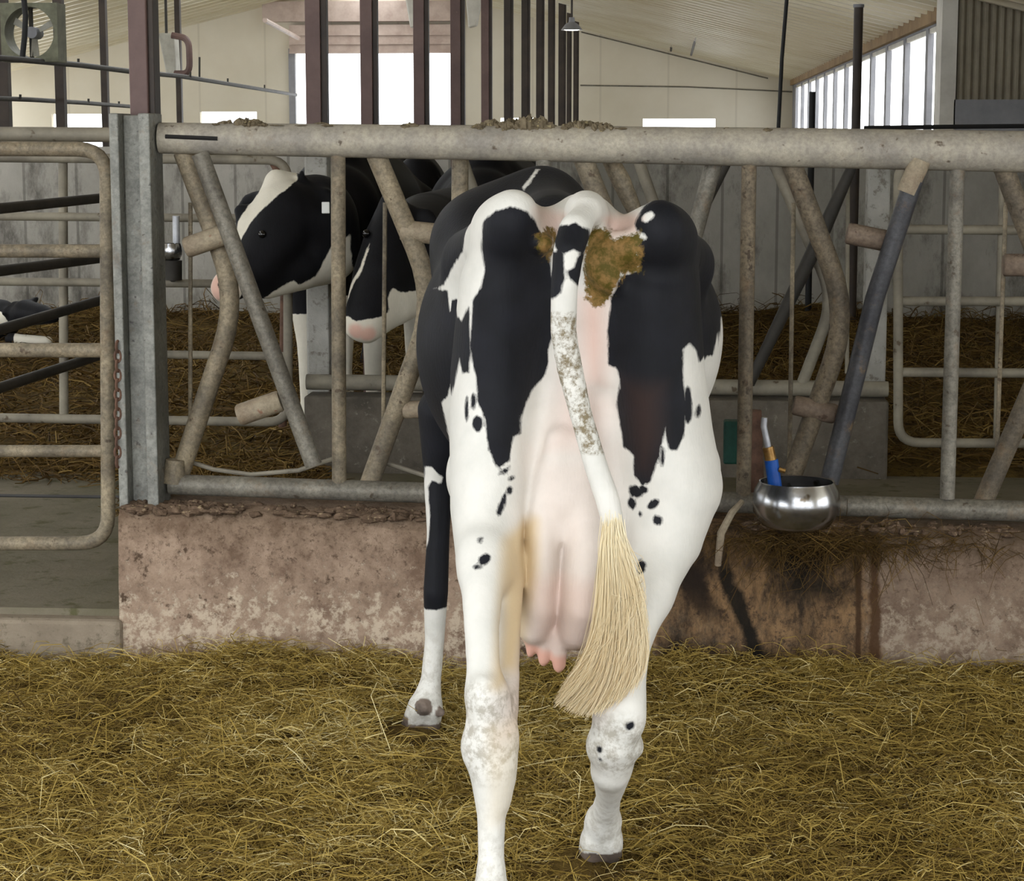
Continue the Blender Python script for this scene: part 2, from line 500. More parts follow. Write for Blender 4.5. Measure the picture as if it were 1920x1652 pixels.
# ceiling with standing ribs across the slope
def ceiling(name, x0, x1, y0, y1, step=0.45):
    mb = MB()
    ys = []
    y = y0
    while y < y1 - 1e-6:
        for dy, dz in ((0, 0), (0.20, 0), (0.215, -0.04), (0.27, -0.04), (0.285, 0)):
            ys.append((y + dy * step / 0.30, dz * 1.4))
        y += step
    ys.append((y1, 0))
    vs = []
    for yy, dz in ys:
        vs += [(x0, yy, ceil_z(x0) + dz), (x1, yy, ceil_z(x1) + dz)]
    fs = [(2 * i, 2 * i + 1, 2 * i + 3, 2 * i + 2) for i in range(len(ys) - 1)]
    mb.add(vs, fs)
    o = mb.build(name, 'ceil', None, False)
    s = o.modifiers.new('thickness', 'SOLIDIFY'); s.thickness = 0.03; s.offset = 1
    return struct(o)
ceiling('ceiling', XRIDGE + 0.55, XR, YN, YG)  # stops short of the ridge: unseen gap added to let light in
ceiling('ceiling_left', XL, XRIDGE - 0.55, YN, YG)
ceiling('ceiling_right', XR, XN, YN, YJ)
# far gable with the wide bright doorway and low windows
def gx(px): return at(px, 263, YG).x
def gz(py): return at(960, py, YG).z
holes = [(gx(556), gx(846), 0.0, gz(98)), (gx(98), gx(206), 1.05, gz(213)), (gx(376), gx(482), 1.05, gz(209)), (gx(1205), gx(1341), 1.05, gz(223)), (gx(938), gx(1020), 1.05, gz(221))]
struct(wall_with_holes('y', YG, XL, XR, 0, ceil_z, holes, 0.15).build('wall_back', 'cream', None, False), 'cream boarded gable wall')
mb = MB().box((gx(548), YG - 0.16, gz(98)), (gx(860), YG - 0.003, gz(46)))
for k in range(3):
    z = gz(98 - 17 * k); mb.box((gx(548), YG - 0.19, z - 0.02), (gx(860), YG - 0.16, z + 0.02))
mb.box((gx(500), YG - 0.22, gz(40)), (gx(870), YG - 0.003, gz(2)))
struct(mb.build('door_1', 'door_head', None, False), 'raised faded red overhead door above the bright doorway')
mb = MB()
mb.box((gx(545), YG - 0.1, 0), (gx(557), YG - 0.003, gz(90))); mb.box((gx(846), YG - 0.1, 0), (gx(858), YG - 0.003, gz(90)))
struct(mb.build('trim_2', 'grey_panel', None, False), 'grey jambs of the bright doorway')
# right wall with its strip of tall windows
ymul = [16.6 + 0.12, 18.55, 20.3, 21.95, 23.6, 25.3, 27.0, 28.75, 30.5, 32.2, 33.9, 35.6, 37.2]
wh = []
for i in range(len(ymul) - 1):
    wh.append((ymul[i] + (0.09 if i else 0.3), ymul[i + 1] - 0.09, 1.45, 2.50))
struct(wall_with_holes('x', XR, YJ, YG, 0, lambda y: ZE + 0.02, wh, 0.05).build('wall_right', 'grey_panel', None, False), 'grey side wall with a strip of open windows')
for i, h in enumerate(wh):
    mb = MB()
    for (ya, yb, za, zb) in ((h[0], h[1], 2.46, 2.50), (h[0], h[1], 1.45, 1.49)):
        mb.box((XR + 0.01, ya, za), (XR + 0.04, yb, zb))
    struct(mb.build('window_%d' % (i + 1), 'white_paint', None, False), 'open side window')
mb = MB().box((XR - 0.05, YJ, 2.52), (XR - 0.002, YG, 2.66)); struct(mb.build('trim_3', 'ceil_trim', None, False), 'dusty eave board along the side windows')
# left wall of the barn, unseen openings above a low wall enlarged for more light
lh = [(y, y + 3.4, 0.55, 2.55) for y in np.arange(3.0, 36, 3.6)]
struct(wall_with_holes('x', XL - 0.14, YN, YG, 0, lambda y: ZE + 0.02, lh, 0.14).build('wall_left', 'cream', None, False))
rh = [(y, y + 3.3, 0.3, 1.85) for y in (2.4,)]  # unseen opening, kept small so the right side stays darker
struct(wall_with_holes('x', XN, YN, YJ, 0, lambda y: ceil_z(XN) + 0.02, rh, 0.14).build('wall_near_bay', 'cream', None, False))
# grey concrete wall across the back of the pen
struct(MB().box((-13, 16.0, 0), (XN, 16.18, 1.5)).build('wall_middle', 'conc_wall', None, False), 'grey concrete wall behind the far pen')
# return wall on the right: white edge, corrugated sheet above a grey board
a = at(1785, 263, YJ - 0.05).x
struct(MB().box((at(1757, 263, YJ).x, YJ - 0.1, 1.5), (a + 0.01, YJ + 0.25, 2.68)).build('trim_4', 'white_paint', None, False), 'white end post of the window strip')
mb = MB()
zlo, zhi = at(1850, 187, YJ).z, 2.7
n = 46
for k in range(n):
    x = a + 0.02 + k * 0.06
    mb.add([(x, YJ - 0.06, zlo), (x + 0.02, YJ - 0.085, zlo), (x + 0.04, YJ - 0.085, zlo), (x + 0.06, YJ - 0.06, zlo),
            (x, YJ - 0.06, zhi), (x + 0.02, YJ - 0.085, zhi), (x + 0.04, YJ - 0.085, zhi), (x + 0.06, YJ - 0.06, zhi)],
           [(0, 1, 5, 4), (1, 2, 6, 5), (2, 3, 7, 6)])
mb.box((a + 0.02, YJ - 0.06, zlo), (XN, YJ, zhi))
struct(mb.build('wall_return', 'corr', None, False), 'weathered corrugated sheet wall')
struct(MB().box((a, YJ - 0.10, 1.5), (XN, YJ, zlo)).build('trim_5', 'grey_panel', None, False), 'grey board under the corrugated sheet')

# ------------------------------------------------------------------ near curb and headlock fence
YF = 6.25                                         # fence line
cx0, cx1 = at(222, 1000, 6.1).x, XN
zc_l, zc_r = at(260, 955, 6.12).z, at(1800, 1000, 6.12).z
cb = MB()
nx = 120
xs = np.linspace(cx0, cx1, nx)
lump = lumps(21, 10, 0.006, 0.07)
prof = []
for x in xs:
    zt = zc_l + (zc_r - zc_l) * min(1.15, (x - cx0) / (at(1800, 1000, 6.12).x - cx0)) + float(lump(x, 0))
    prof.append([(x, 6.08 + float(lump(x, 3)), -0.1), (x, 6.09 + float(lump(x, 5)), zt * 0.5), (x, 6.10 + float(lump(x, 7)) * 0.6, zt - 0.03), (x, 6.13, zt), (x, 6.36, zt + 0.01), (x, 6.40, zt - 0.03), (x, 6.40, -0.1)])
vs = [p for ring in prof for p in ring]
k = 7
fs = [(i * k + j, (i + 1) * k + j, (i + 1) * k + (j + 1) % k, i * k + (j + 1) % k) for i in range(nx - 1) for j in range(k)]
fs += [tuple(range(k - 1, -1, -1)), tuple((nx - 1) * k + j for j in range(k))]
cb.add(vs, fs)
struct(cb.build('wall_front', 'curb'), 'low stained concrete curb under the headlock fence')
struct(MB().box((-6, 6.06, -0.1), (cx0 + 0.01, 6.42, at(100, 1142, 6.2).z)).build('trim_6', 'sill', None, False, 0.015), 'low concrete sill under the gate')

GALL = 'bars of the headlock fence'
fence = thing('headlock_fence', 'dusty galvanised headlock fence with a thick top rail behind the standing cow', 'fence', at(1000, 930, YF))
def pipe(name, pts, rpx, Y, m, parent, n=14, rad=None):
    P = [at(p[0], p[1], Y if len(p) < 3 else p[2]) for p in pts]
    if rad: P = bend(P, rad)
    r = met(rpx, Y) if not isinstance(rpx, (list, tuple)) else [met(q, Y) for q in rpx]
    if isinstance(r, list) and rad: r = r[0]
    return MB().tube(P, r, n).build(name, m, parent)
pipe('top_rail', [(300, 259), (640, 264), (1000, 269), (1500, 277), (2000, 286), (2720, 297)], [29, 31, 33, 36, 38, 38], YF, 'rail', fence, 20)
pipe('bottom_rail', [(318, 908), (700, 921), (1250, 938), (2000, 961), (2720, 984)], [20, 20, 20, 20, 20], YF, 'bar_grey', fence, 16)
pipe('rail_slot', [(310, 256), (408, 260)], 4, YF - 0.046, 'black', fence, 8)
for (x0, x1, yb, m_) in ((634, 636, 905, 'bar'), (1019, 1016, 915, 'bar_grey'), (1405, 1394, 930, 'bar_shaded'), (1796, 1776, 935, 'bar_grey'), (2185, 2152, 960, 'bar'), (2575, 2535, 975, 'bar_grey')):
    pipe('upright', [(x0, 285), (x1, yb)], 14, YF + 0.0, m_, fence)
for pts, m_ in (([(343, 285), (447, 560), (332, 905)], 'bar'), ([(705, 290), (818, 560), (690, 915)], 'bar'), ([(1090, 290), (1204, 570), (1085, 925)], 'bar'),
                ([(1480, 295), (1592, 590), (1470, 935)], 'bar_shaded'), ([(1876, 300), (1990, 600), (1840, 950)], 'bar_shaded'), ([(2265, 305), (2380, 610), (2225, 960)], 'bar')):
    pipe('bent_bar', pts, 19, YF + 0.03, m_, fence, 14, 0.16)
def paddle(c, half, rpx, Y, parent, m='paddle'):
    a_, b_ = at(c[0] - half[0], c[1] - half[1], Y), at(c[0] + half[0], c[1] + half[1], Y)
    r = met(rpx, Y); d = (b_ - a_).normalized()
    pts = [a_ - d * 0.0, a_ + d * 0.006, b_ - d * 0.006, b_]
    o = MB().tube(pts, [r * 0.86, r, r, r * 0.86], 18).build('roller', m, parent)
    return o
sb = pipe('swing_bar', [(375, 288), (588, 872)], 17, YF - 0.04, 'bar_grey', fence)
paddle((386, 452), (38, -13), 20, YF - 0.02, sb); paddle((487, 765), (40, -14), 21, YF - 0.02, sb)
sb = pipe('swing_bar', [(863, 288), (857, 900)], 16, YF + 0.1, 'bar', fence)
paddle((790, 436), (38, 4), 20, YF + 0.03, sb); paddle((792, 768), (36, 0), 17, YF + 0.03, sb)
sb = pipe('swing_bar', [(1342, 292), (1180, 890)], 16, YF + 0.07, 'bar_grey', fence)
sb = pipe('swing_bar', [(1724, 305), (1640, 560), (1555, 905)], 18, YF - 0.03, 'bar_dark', fence)
paddle((1628, 445), (40, 8), 20, YF + 0.02, sb, 'roller_shaded'); paddle((1528, 768), (40, 9), 19, YF + 0.02, sb, 'roller_shaded')
pipe('bar_end', [(1726, 300), (1700, 362)], 19.5, YF - 0.032, 'paddle', sb)
sb = pipe('swing_bar', [(2110, 300), (1950, 910)], 17, YF + 0.07, 'bar', fence)
paddle((1925, 497), (44, 0), 21, YF + 0.0, sb, 'roller_shaded')
pipe('bracket', [(1140, 292), (1165, 340), (1192, 400)], [15, 18, 14], YF + 0.12, 'bar', fence)
for x0, x1 in ((357, 357), (722, 718), (1105, 1100), (1488, 1480), (1886, 1868)):
    pipe('lock_rod', [(x0, 380), (x1, 880)], 4.2, YF + 0.10, 'bar', fence, 8)
pipe('lock_wire', [(345, 862), (400, 880), (470, 890), (560, 882), (632, 858)], 4.5, YF + 0.06, 'far_pipe', fence, 8)
pipe('lock_wire', [(724, 868), (800, 893)], 4.5, YF + 0.06, 'far_pipe', fence, 8)
pipe('hinge_plate', [(328, 862), (326, 905)], [18, 24], YF + 0.0, 'bar', fence)
zt2, zb2 = at(2710, 250, YF).z, 0.30
x2 = at(2710, 600, YF).x
ep = thing('steel_post', 'galvanised steel channel post at the far right end of the headlock fence', 'post', (x2, YF, zb2))
MB().box((x2 - 0.06, YF - 0.10, zb2), (x2 - 0.03, YF + 0.09, zt2)).build('flange', 'galv', ep, False, 0.004)
MB().box((x2 + 0.03, YF - 0.10, zb2), (x2 + 0.06, YF + 0.09, zt2)).build('flange', 'galv', ep, False, 0.004)
MB().box((x2 - 0.03, YF + 0.06, zb2), (x2 + 0.03, YF + 0.075, zt2)).build('web', 'galv', ep, False, 0.004)
# dried muck on the top rail
M['dry_muck'] = worn('dried_muck', (128, 116, 94), (92, 82, 64), 30, 0.95, 0, (150, 138, 104), 60, 0.6)
mb = MB()
rr = random.Random(5)
for (xa_, xb_, n_, hmax) in ((890, 950, 16, 17), (930, 1050, 70, 24), (1030, 1170, 44, 15), (740, 790, 8, 8), (395, 530, 36, 13), (1300, 1500, 8, 6), (560, 640, 10, 7)):
    for _k in range(n_):
        px = rr.uniform(xa_, xb_)
        yt = 259 + (px - 300) * 0.0155 - (29 + 8 * (px - 300) / 1600)
        env = max(0.25, 1 - abs((px - (xa_ + xb_) / 2) / ((xb_ - xa_) / 2)) ** 2)
        rx, rz = met(rr.uniform(5, 15), YF), met(hmax * rr.uniform(0.3, 1.0) * env, YF)
        c0 = at(px, yt + 3, YF + rr.uniform(-0.02, 0.03))
        nu, nv = 10, 6
        vs, fs = [], []
        for a in range(nv + 1):
            for b_ in range(nu):
                th = math.pi * a / nv; ph = 2 * math.pi * b_ / nu
                q = 1 + rr.uniform(-0.3, 0.3)
                vs.append((c0.x + rx * math.sin(th) * math.cos(ph) * q, c0.y + 0.02 * math.sin(th) * math.sin(ph) * q, c0.z + rz * math.cos(th) * q))
        for a in range(nv):
            for b_ in range(nu):
                fs.append((a * nu + b_, a * nu + (b_ + 1) % nu, (a + 1) * nu + (b_ + 1) % nu, (a + 1) * nu + b_))
        mb.add(vs, fs)
tag(mb.build('dried_muck', 'dry_muck', None, False), 'crusty dried muck lying in lumps along the top rail of the fence', 'muck', None, 'stuff')

M['caked'] = worn('caked_dirt', (118, 98, 80), (82, 66, 52), 40, 0.95, 0, (150, 132, 104), 70, 0.6)
mb = MB()
def clod(mb, c0, rx, ry, rz, rr):
    vs, fs = [], []
    nu, nv = 10, 6
    for a in range(nv + 1):
        for b_ in range(nu):
            th = math.pi * a / nv; ph = 2 * math.pi * b_ / nu
            q = 1 + rr.uniform(-0.25, 0.25)
            vs.append((c0[0] + rx * math.sin(th) * math.cos(ph) * q, c0[1] + ry * math.sin(th) * math.sin(ph) * q, c0[2] + rz * math.cos(th) * q))
    for a in range(nv):
        for b_ in range(nu):
            fs.append((a * nu + b_, a * nu + (b_ + 1) % nu, (a + 1) * nu + (b_ + 1) % nu, (a + 1) * nu + b_))
    mb.add(vs, fs)
rr = random.Random(9)
for _k in range(560):
    px = rr.choice([rr.uniform(235, 800), rr.gauss(268, 22), rr.gauss(350, 40), rr.gauss(700, 30), rr.uniform(1380, 1900)])
    X_ = at(px, 940, 6.2).x
    zt_ = zc_l + (zc_r - zc_l) * min(1.15, max(0, (X_ - cx0) / (at(1800, 1000, 6.12).x - cx0)))
    if X_ < cx0 + 0.02: continue
    clod(mb, (X_, rr.uniform(6.105, 6.24), zt_ + rr.uniform(-0.006, 0.006)), rr.uniform(0.006, 0.030), rr.uniform(0.008, 0.02), rr.uniform(0.004, 0.013), rr)
tag(mb.build('caked_dirt', 'caked'), 'brown caked dirt heaped on top of the curb along the bottom rail', 'dirt', None, 'stuff')

# steel channel post and the brown post standing in it
post = thing('steel_post', 'galvanised steel channel post at the end of the headlock fence', 'post', at(262, 930, YF))
zt, zb = at(262, 213, YF).z, 0.30
xl, xm1, xm2, xr = (at(q, 560, YF).x for q in (229, 246, 282, 303))
for nm, mb in (('flange', MB().box((xl, YF - 0.10, zb), (xm1, YF + 0.06, zt))), ('flange', MB().box((xm2, YF - 0.10, zb), (xr, YF + 0.06, zt))),
               ('web', MB().box((xm1, YF - 0.045, zb), (xm2, YF - 0.03, zt - 0.005)))):
    mb.build(nm, 'galv', post, False, 0.004)
xa, xb = at(247, 100, YF + 0.12).x, at(292, 100, YF + 0.12).x
bp = thing('roof_post', 'brown painted roof post rising straight behind the galvanised channel post', 'post', (0.5 * (xa + xb), YF + 0.16, 0.1))
MB().box((xa, YF + 0.08, 0.1), (xb - 0.018, YF + 0.17, ceil_z(xa) + 0.01)).build('box_section', 'brown_paint', bp, False, 0.004)
MB().box((xb - 0.018, YF + 0.095, 0.1), (xb, YF + 0.17, ceil_z(xa) + 0.01)).build('side_flange', 'dark_steel', bp, False, 0.003)  # side face in shade, painted as a darker strip
# rusty chain beside the post
ch = MB()
for k in range(13):
    c0 = at(221, 650 + 18 * k, YF - 0.1)
    ring = [(c0.x + 0.009 * math.cos(w) * (1 if k % 2 else 0.3), c0.y + 0.009 * math.cos(w) * (0.3 if k % 2 else 1), c0.z + 0.017 * math.sin(w)) for w in np.linspace(0, 6.283, 13)]
    ch.tube(ring, 0.0048, 6)
tag(ch.build('chain', 'rust'), 'rusty chain hanging beside the channel post', 'chain')

tag(MB().tube([at(1392, 940, 6.07), at(1372, 962, 6.04), at(1352, 1000, 6.03), at(1346, 1060, 6.05)], [0.008, 0.011, 0.012, 0.010], 8).build('stick', 'paddle'), 'pale bent stick hanging over the curb left of the water bowl', 'stick')

# ------------------------------------------------------------------ gates
def gate(name, label, frame, rails, uprights, Y, rpx, m, group=None):
    """frame: outline points with rounded corners; rails, uprights: pairs of points"""
    g = thing(name, label, 'gate', at(frame[-1][0], frame[-1][1], Y), group)
    pipe('gate_frame', frame, rpx, Y, m, g, 14, 0.09)
    for p, q, w in rails:
        pipe('gate_rail', [p, q], w, Y + 0.012, m, g, 12)
    for p, q, w in uprights:
        pipe('gate_upright', [p, q], w, Y + 0.03, m, g, 12)
    return g
gate('pipe_gate', 'muddy tubular gate with rounded corners closing the passage at the left', [(-700, 275), (200, 280), (203, 1018), (-700, 1023)],
     [((-700, 468), (202, 471), 13), ((-700, 655), (202, 657), 14), ((-700, 845), (202, 846), 12)], [((-330, 280), (-330, 1020), 12)], 6.28, 14, 'bar')
gate('pipe_gate', 'dusty tubular pen gate across the alley behind the channel post', [(-420, 292), (540, 300), (540, 792), (-420, 777)],
     [((-420, 402), (538, 410), 8), ((-420, 524), (538, 533), 8), ((-420, 655), (538, 668), 8)], [((118, 292), (120, 785), 9), ((-160, 292), (-160, 785), 9)], 8.75, 9, 'far_pipe')
gate('pipe_gate', 'dusty tubular pen gate at the right beyond the headlock fence', [(2300, 300), (1684, 300), (1684, 830), (2300, 834)],
     [((1684, 430), (2300, 434), 9), ((1684, 565), (2300, 565), 9), ((1684, 698), (2300, 702), 9)], [((1880, 300), (1868, 832), 6)], 8.75, 9, 'far_pipe')
g = thing('swung_gate', 'dark gate swung open into the alley behind the muddy gate', 'gate', at(110, 640, 7.7))
for ya, yb in ((391, 368), (508, 480), (618, 553), (727, 655)):
    MB().tube([at(-160, ya + (ya - yb) * 0.7, 6.85), at(0, ya, 7.3), at(222, yb, 8.6)], 0.020, 10).build('gate_rail', 'far_dark', g)
MB().tube([at(222, 345, 8.6), at(222, 680, 8.6)], 0.018, 10).build('gate_upright', 'far_dark', g)
hp = pipe('header_pipe', [(-300, 250), (225, 253)], 14, 6.5, 'far_pipe', None)
tag(hp, 'grey header pipe running just above the muddy gate', 'pipe')

# ------------------------------------------------------------------ across the alley: curb, fence
YB = 8.8
fx0, fx1 = at(572, 800, YB).x, at(1665, 800, YB).x
struct(MB().box((fx0, YB - 0.02, 0.1), (fx1, YB + 0.16, at(900, 745, YB).z)).build('wall_far', 'far_curb', None, False, 0.01), 'concrete curb of the pen across the alley')
ff = thing('headlock_fence', 'far headlock fence standing across the alley beyond the cow', 'fence', at(1100, 735, YB))
pipe('top_rail', [(560, 272), (1680, 278)], 18, YB + 0.1, 'far_pipe', ff)
pipe('bottom_rail', [(575, 716), (1665, 730)], 15, YB + 0.1, 'far_pipe', ff)
for pts, m_ in (([(860, 280), (930, 480), (850, 725)], 'far_pipe'), ([(1190, 280), (1260, 480), (1180, 730)], 'far_pipe'), ([(1440, 280), (1565, 560), (1500, 730)], 'far_pipe')):
    pipe('bent_bar', pts, 11, YB + 0.1, m_, ff, 12, 0.14)
for pts, m_ in (([(1608, 290), (1540, 440), (1405, 720)], 'far_dark'), ([(1370, 290), (1290, 440), (1200, 725)], 'far_dark')):
    pipe('swing_bar', pts, [9, 14, 10], YB + 0.04, m_, ff, 12)
pipe('lock_rod', [(1590, 300), (1588, 700)], 4, YB + 0.12, 'far_pipe', ff, 8)
for q, lab in ((596, 'pale grey concrete post standing before the white legged cow'), (1642, 'pale grey concrete post at the far fence right of the water bowl')):
    b0 = MB().box((at(q - 20, 500, YB + 0.4).x, YB + 0.36, 0.1), (at(q + 22, 500, YB + 0.4).x, YB + 0.47, 1.50))
    tag(b0.build('concrete_post', 'far_post', None, False, 0.008), lab, 'post', 'concrete posts of the far fence')
tag(pipe('rusty_pipe', [(500, 285), (528, 330), (534, 480), (530, 800)], 8, 9.3, 'rust', None, 10, 0.1), 'rusty brown upright pipe below the white faced cow', 'pipe')
# green plastic box and mottled stub post by the water bowl
tag(MB().box(tuple(at(1356, 868, 6.42) - Vector((0, 0.03, 0))), tuple(at(1391, 788, 6.42) + Vector((0, 0.03, 0)))).build('plastic_box', 'green', None, False, 0.006), 'dark green plastic box just left of the water bowl', 'box')
tag(pipe('stub_post', [(1408, 770), (1412, 940)], [20, 22], 6.42, 'rust', None, 14), 'mottled rusty stub post behind the blue valve', 'post')

# ------------------------------------------------------------------ roof posts, pipes, lamp, fan
GP = 'row of roof posts running down the barn'
row = [(694, 31, 10.95, 'second from the left in front of the bright doorway'), (791, 28, 13.25, 'third across the bright doorway'), (859, 26, 15.6, 'at the right edge of the bright doorway'),
       (913, 20, 18.05, 'the first one right of the doorway, reddish'), (954, 17, 20.6, 'blackish, second right of the doorway'), (986, 16, 23.0, 'third right of the doorway'),
       (1013, 15, 25.6, 'fourth right of the doorway'), (1034, 13, 28.1, 'fifth right of the doorway'), (1054, 14, 31.0, 'directly behind the hanging lamp'), (1067, 9, 33.4, 'just right of the lamp and short'), (1080, 10, 35.6, 'farthest of the row')]
for i, (px, w, Y, lab) in enumerate([(596, 39, 9.55, 'leftmost of the four before the bright doorway')] + row):
    x = at(px, 200, Y).x
    o = thing('roof_post', ('brown steel roof post ' if i < 5 else 'dark steel roof post ') + lab, 'post', (x, Y, 0.05), GP)
    hw = met(w, Y) / 2
    mt = 'brown_paint' if i < 5 else 'dark_steel'
    MB().box((x - hw, Y - 0.045, 0.05), (x + hw * 0.45, Y + 0.045, ceil_z(x) + 0.01)).build('box_section', mt, o, False, 0.003)
    MB().box((x + hw * 0.45, Y - 0.03, 0.05), (x + hw, Y + 0.03, ceil_z(x) + 0.01)).build('side_flange', 'dark_steel', o, False, 0.002)
for px, w, Y, lab in ((10, 20, 18.4, 'dark roof post just left of the round fan'), (115, 17, 19.6, 'dark roof post at the right side of the fan'), (198, 12, 24.0, 'thin dark roof post right of the fan'), (337, 10, 30.0, 'thin brown roof post beside the white feed bin')):
    x = at(px, 200, Y).x; hw = met(w, Y) / 2
    o = MB().box((x - hw, Y - 0.05, 0.05), (x + hw, Y + 0.05, ceil_z(x) + 0.01)).build('roof_post', 'dark_steel', None, False, 0.003)
    tag(o, lab, 'post', 'dark roof posts on the far side')
x = at(1608, 100, 15.2).x
wp = thing('standing_pipe', 'dark stack pipe standing before the side windows', 'pipe', (x, 15.2, 0.1))
MB().tube([(x, 15.2, 0.1), (x, 15.2, at(1608, 14, 15.2).z)], met(8.5, 15.2), 16).build('pipe_shaft', 'dark_steel', wp)
MB().tube([(x, 15.2, at(1608, 14, 15.2).z), (x, 15.2, at(1608, 8, 15.2).z)], met(10, 15.2), 16).build('pipe_cap', 'grey_panel', wp)
x = at(1523, 200, 15.6).x
tag(MB().tube([(x, 15.6, 0.1), (x, 15.6, at(1523, 172, 15.6).z)], met(6, 15.6), 12).build('short_post', 'black'), 'short black post before the far side windows', 'post')
tag(MB().tube([at(1620, 240, 12), at(1760, 238, 12), at(1960, 236, 12)], met(4, 12), 8).build('black_pipe', 'black'), 'black pipe running level just above the top rail', 'pipe')
tag(MB().tube([at(1476, -12, 12.0), at(1466, 110, 12.0), at(1455, 330, 12.0)], met(3.6, 12), 8).build('black_cable', 'black'), 'black cable hanging down from the ceiling', 'cable')
tag(MB().tube([at(1268, -10, 30), at(1258, 95, 37)], 0.02, 8).build('ceiling_conduit', 'dark_steel'), 'thin dark conduit on the ceiling, left one of two', 'conduit', 'ceiling conduits')
tag(MB().tube([at(1326, -10, 24), at(1296, 103, 36.5)], 0.02, 8).build('ceiling_conduit', 'dark_steel'), 'thin dark conduit on the ceiling, right one of two', 'conduit', 'ceiling conduits')
tag(MB().tube([at(1090, 60, YG - 0.03), at(1440, 147, YG - 0.03)], 0.012, 8).build('gable_conduit', 'bar_grey'), 'thin pipe following the slope of the cream gable', 'conduit')
tag(MB().tube([at(1088, 160, YG - 0.03), at(1290, 163, YG - 0.03), at(1485, 172, YG - 0.03)], 0.012, 8).build('gable_cable', 'bar_grey'), 'level cable across the cream gable wall', 'cable')

def hanging_line(name, label, pts, r, ticks):
    o = thing(name, label, 'pipe', at(*pts[0]))
    MB().tube([at(*p) for p in pts], r, 10).build('line_pipe', 'far_dark', o)
    for px, py, h, Y in ticks:
        MB().tube([at(px, py, Y), at(px, py - h, Y)], 0.012, 8).build('hanger', 'far_dark', o)
hanging_line('hanging_pipe', 'dark sagging pipe line with hangers, upper of two at the left', [(-40, 106, 16.5), (40, 112, 17.3), (150, 122, 19), (245, 134, 21), (340, 143, 23.5), (420, 156, 27), (555, 178, 35)], 0.026,
             [(147, 122, 12, 19), (374, 149, 42, 25), (357, 145, 10, 24), (427, 157, 10, 27.3), (496, 168, 9, 31)])
hanging_line('hanging_pipe', 'thin dark pipe line, lower of two at the left', [(-40, 183, 17.3), (60, 187, 19), (160, 193, 21.5), (248, 200, 24.5)], 0.022, [(38, 186, 9, 18.5), (166, 193, 8, 21.6), (223, 198, 8, 23.7)])
# lamp
Y = 27.5
c0 = at(1072, 56, Y)
lamp = thing('hanging_lamp', 'white bell shaped barn lamp glowing under the ceiling', 'lamp', c0)
MB().lathe(c0, [(0.0, 0.16), (0.035, 0.16), (0.04, 0.10), (0.085, 0.07), (0.14, 0.0), (0.135, -0.004), (0.08, 0.06), (0.0, 0.08)], 28).build('lamp_shade', 'grey_panel', lamp)
MB().lathe(c0, [(0.0, -0.012), (0.08, -0.006), (0.125, 0.008), (0.08, 0.03), (0.0, 0.03)], 28).build('lamp_bulb', 'glow', lamp)
MB().tube([c0 + Vector((0, 0, 0.15)), Vector((c0.x, c0.y, ceil_z(c0.x)))], 0.014, 8).build('lamp_stem', 'dark_steel', lamp)
# fan in a square housing with a round opening
Y = 18.0
cf = at(63, 62, Y)
fan = thing('box_fan', 'square barn fan with a round opening hanging at the left', 'fan', cf)
R_, H_ = met(47, Y), met(54, Y)
vs, fs = [], []
N = 48
for dy in (-0.13, 0.13):
    for k in range(N):
        w = 2 * math.pi * k / N
        cx, sx = math.cos(w), math.sin(w)
        s = H_ / max(abs(cx), abs(sx))
        vs.append((cf.x + cx * s, Y + dy, cf.z + sx * s)); vs.append((cf.x + cx * R_, Y + dy, cf.z + sx * R_))
for k in range(N):
    a_, b_ = 2 * k, 2 * ((k + 1) % N)
    o_ = 2 * N
    fs += [(a_, b_, b_ + 1, a_ + 1), (o_ + a_, o_ + a_ + 1, o_ + b_ + 1, o_ + b_), (a_, o_ + a_, o_ + b_, b_), (a_ + 1, b_ + 1, o_ + b_ + 1, o_ + a_ + 1)]
MB().add(vs, fs).build('fan_housing', 'fan', fan)
MB().tube([(cf.x - 0.02, Y, cf.z - H_), (cf.x - 0.02, Y, cf.z + H_)], 0.02, 8).build('motor_bracket', 'far_dark', fan)
MB().tube([(cf.x + 0.01, Y - 0.10, cf.z), (cf.x + 0.01, Y + 0.1, cf.z)], 0.05, 16).build('fan_motor', 'grey_panel', fan)
for k in range(3):
    w = 0.5 + k * 2.094
    d_ = Vector((math.cos(w), 0, math.sin(w))); e_ = Vector((-math.sin(w), 0.5, math.cos(w)))
    hub = Vector((cf.x + 0.01, Y, cf.z))
    p = [hub + d_ * 0.05 - e_ * 0.02, hub + d_ * 0.05 + e_ * 0.02, hub + d_ * R_ * 0.93 + e_ * 0.035, hub + d_ * R_ * 0.93 - e_ * 0.03]
    th = Vector((0, 0.008, 0))
    MB().add([q - th for q in p] + [q + th for q in p], [(0, 1, 2, 3), (7, 6, 5, 4), (0, 4, 5, 1), (1, 5, 6, 2), (2, 6, 7, 3), (3, 7, 4, 0)]).build('fan_blade', 'plank', fan, False)
pts = [at(43, -20, Y - 0.3), at(48, 30, Y - 0.3), at(46, 70, Y - 0.3), at(42, 108, Y - 0.3)]
tag(MB().tube(pts, met(5.5, Y), 10).build('black_hose', 'black'), 'black hose hanging before the round fan', 'hose')
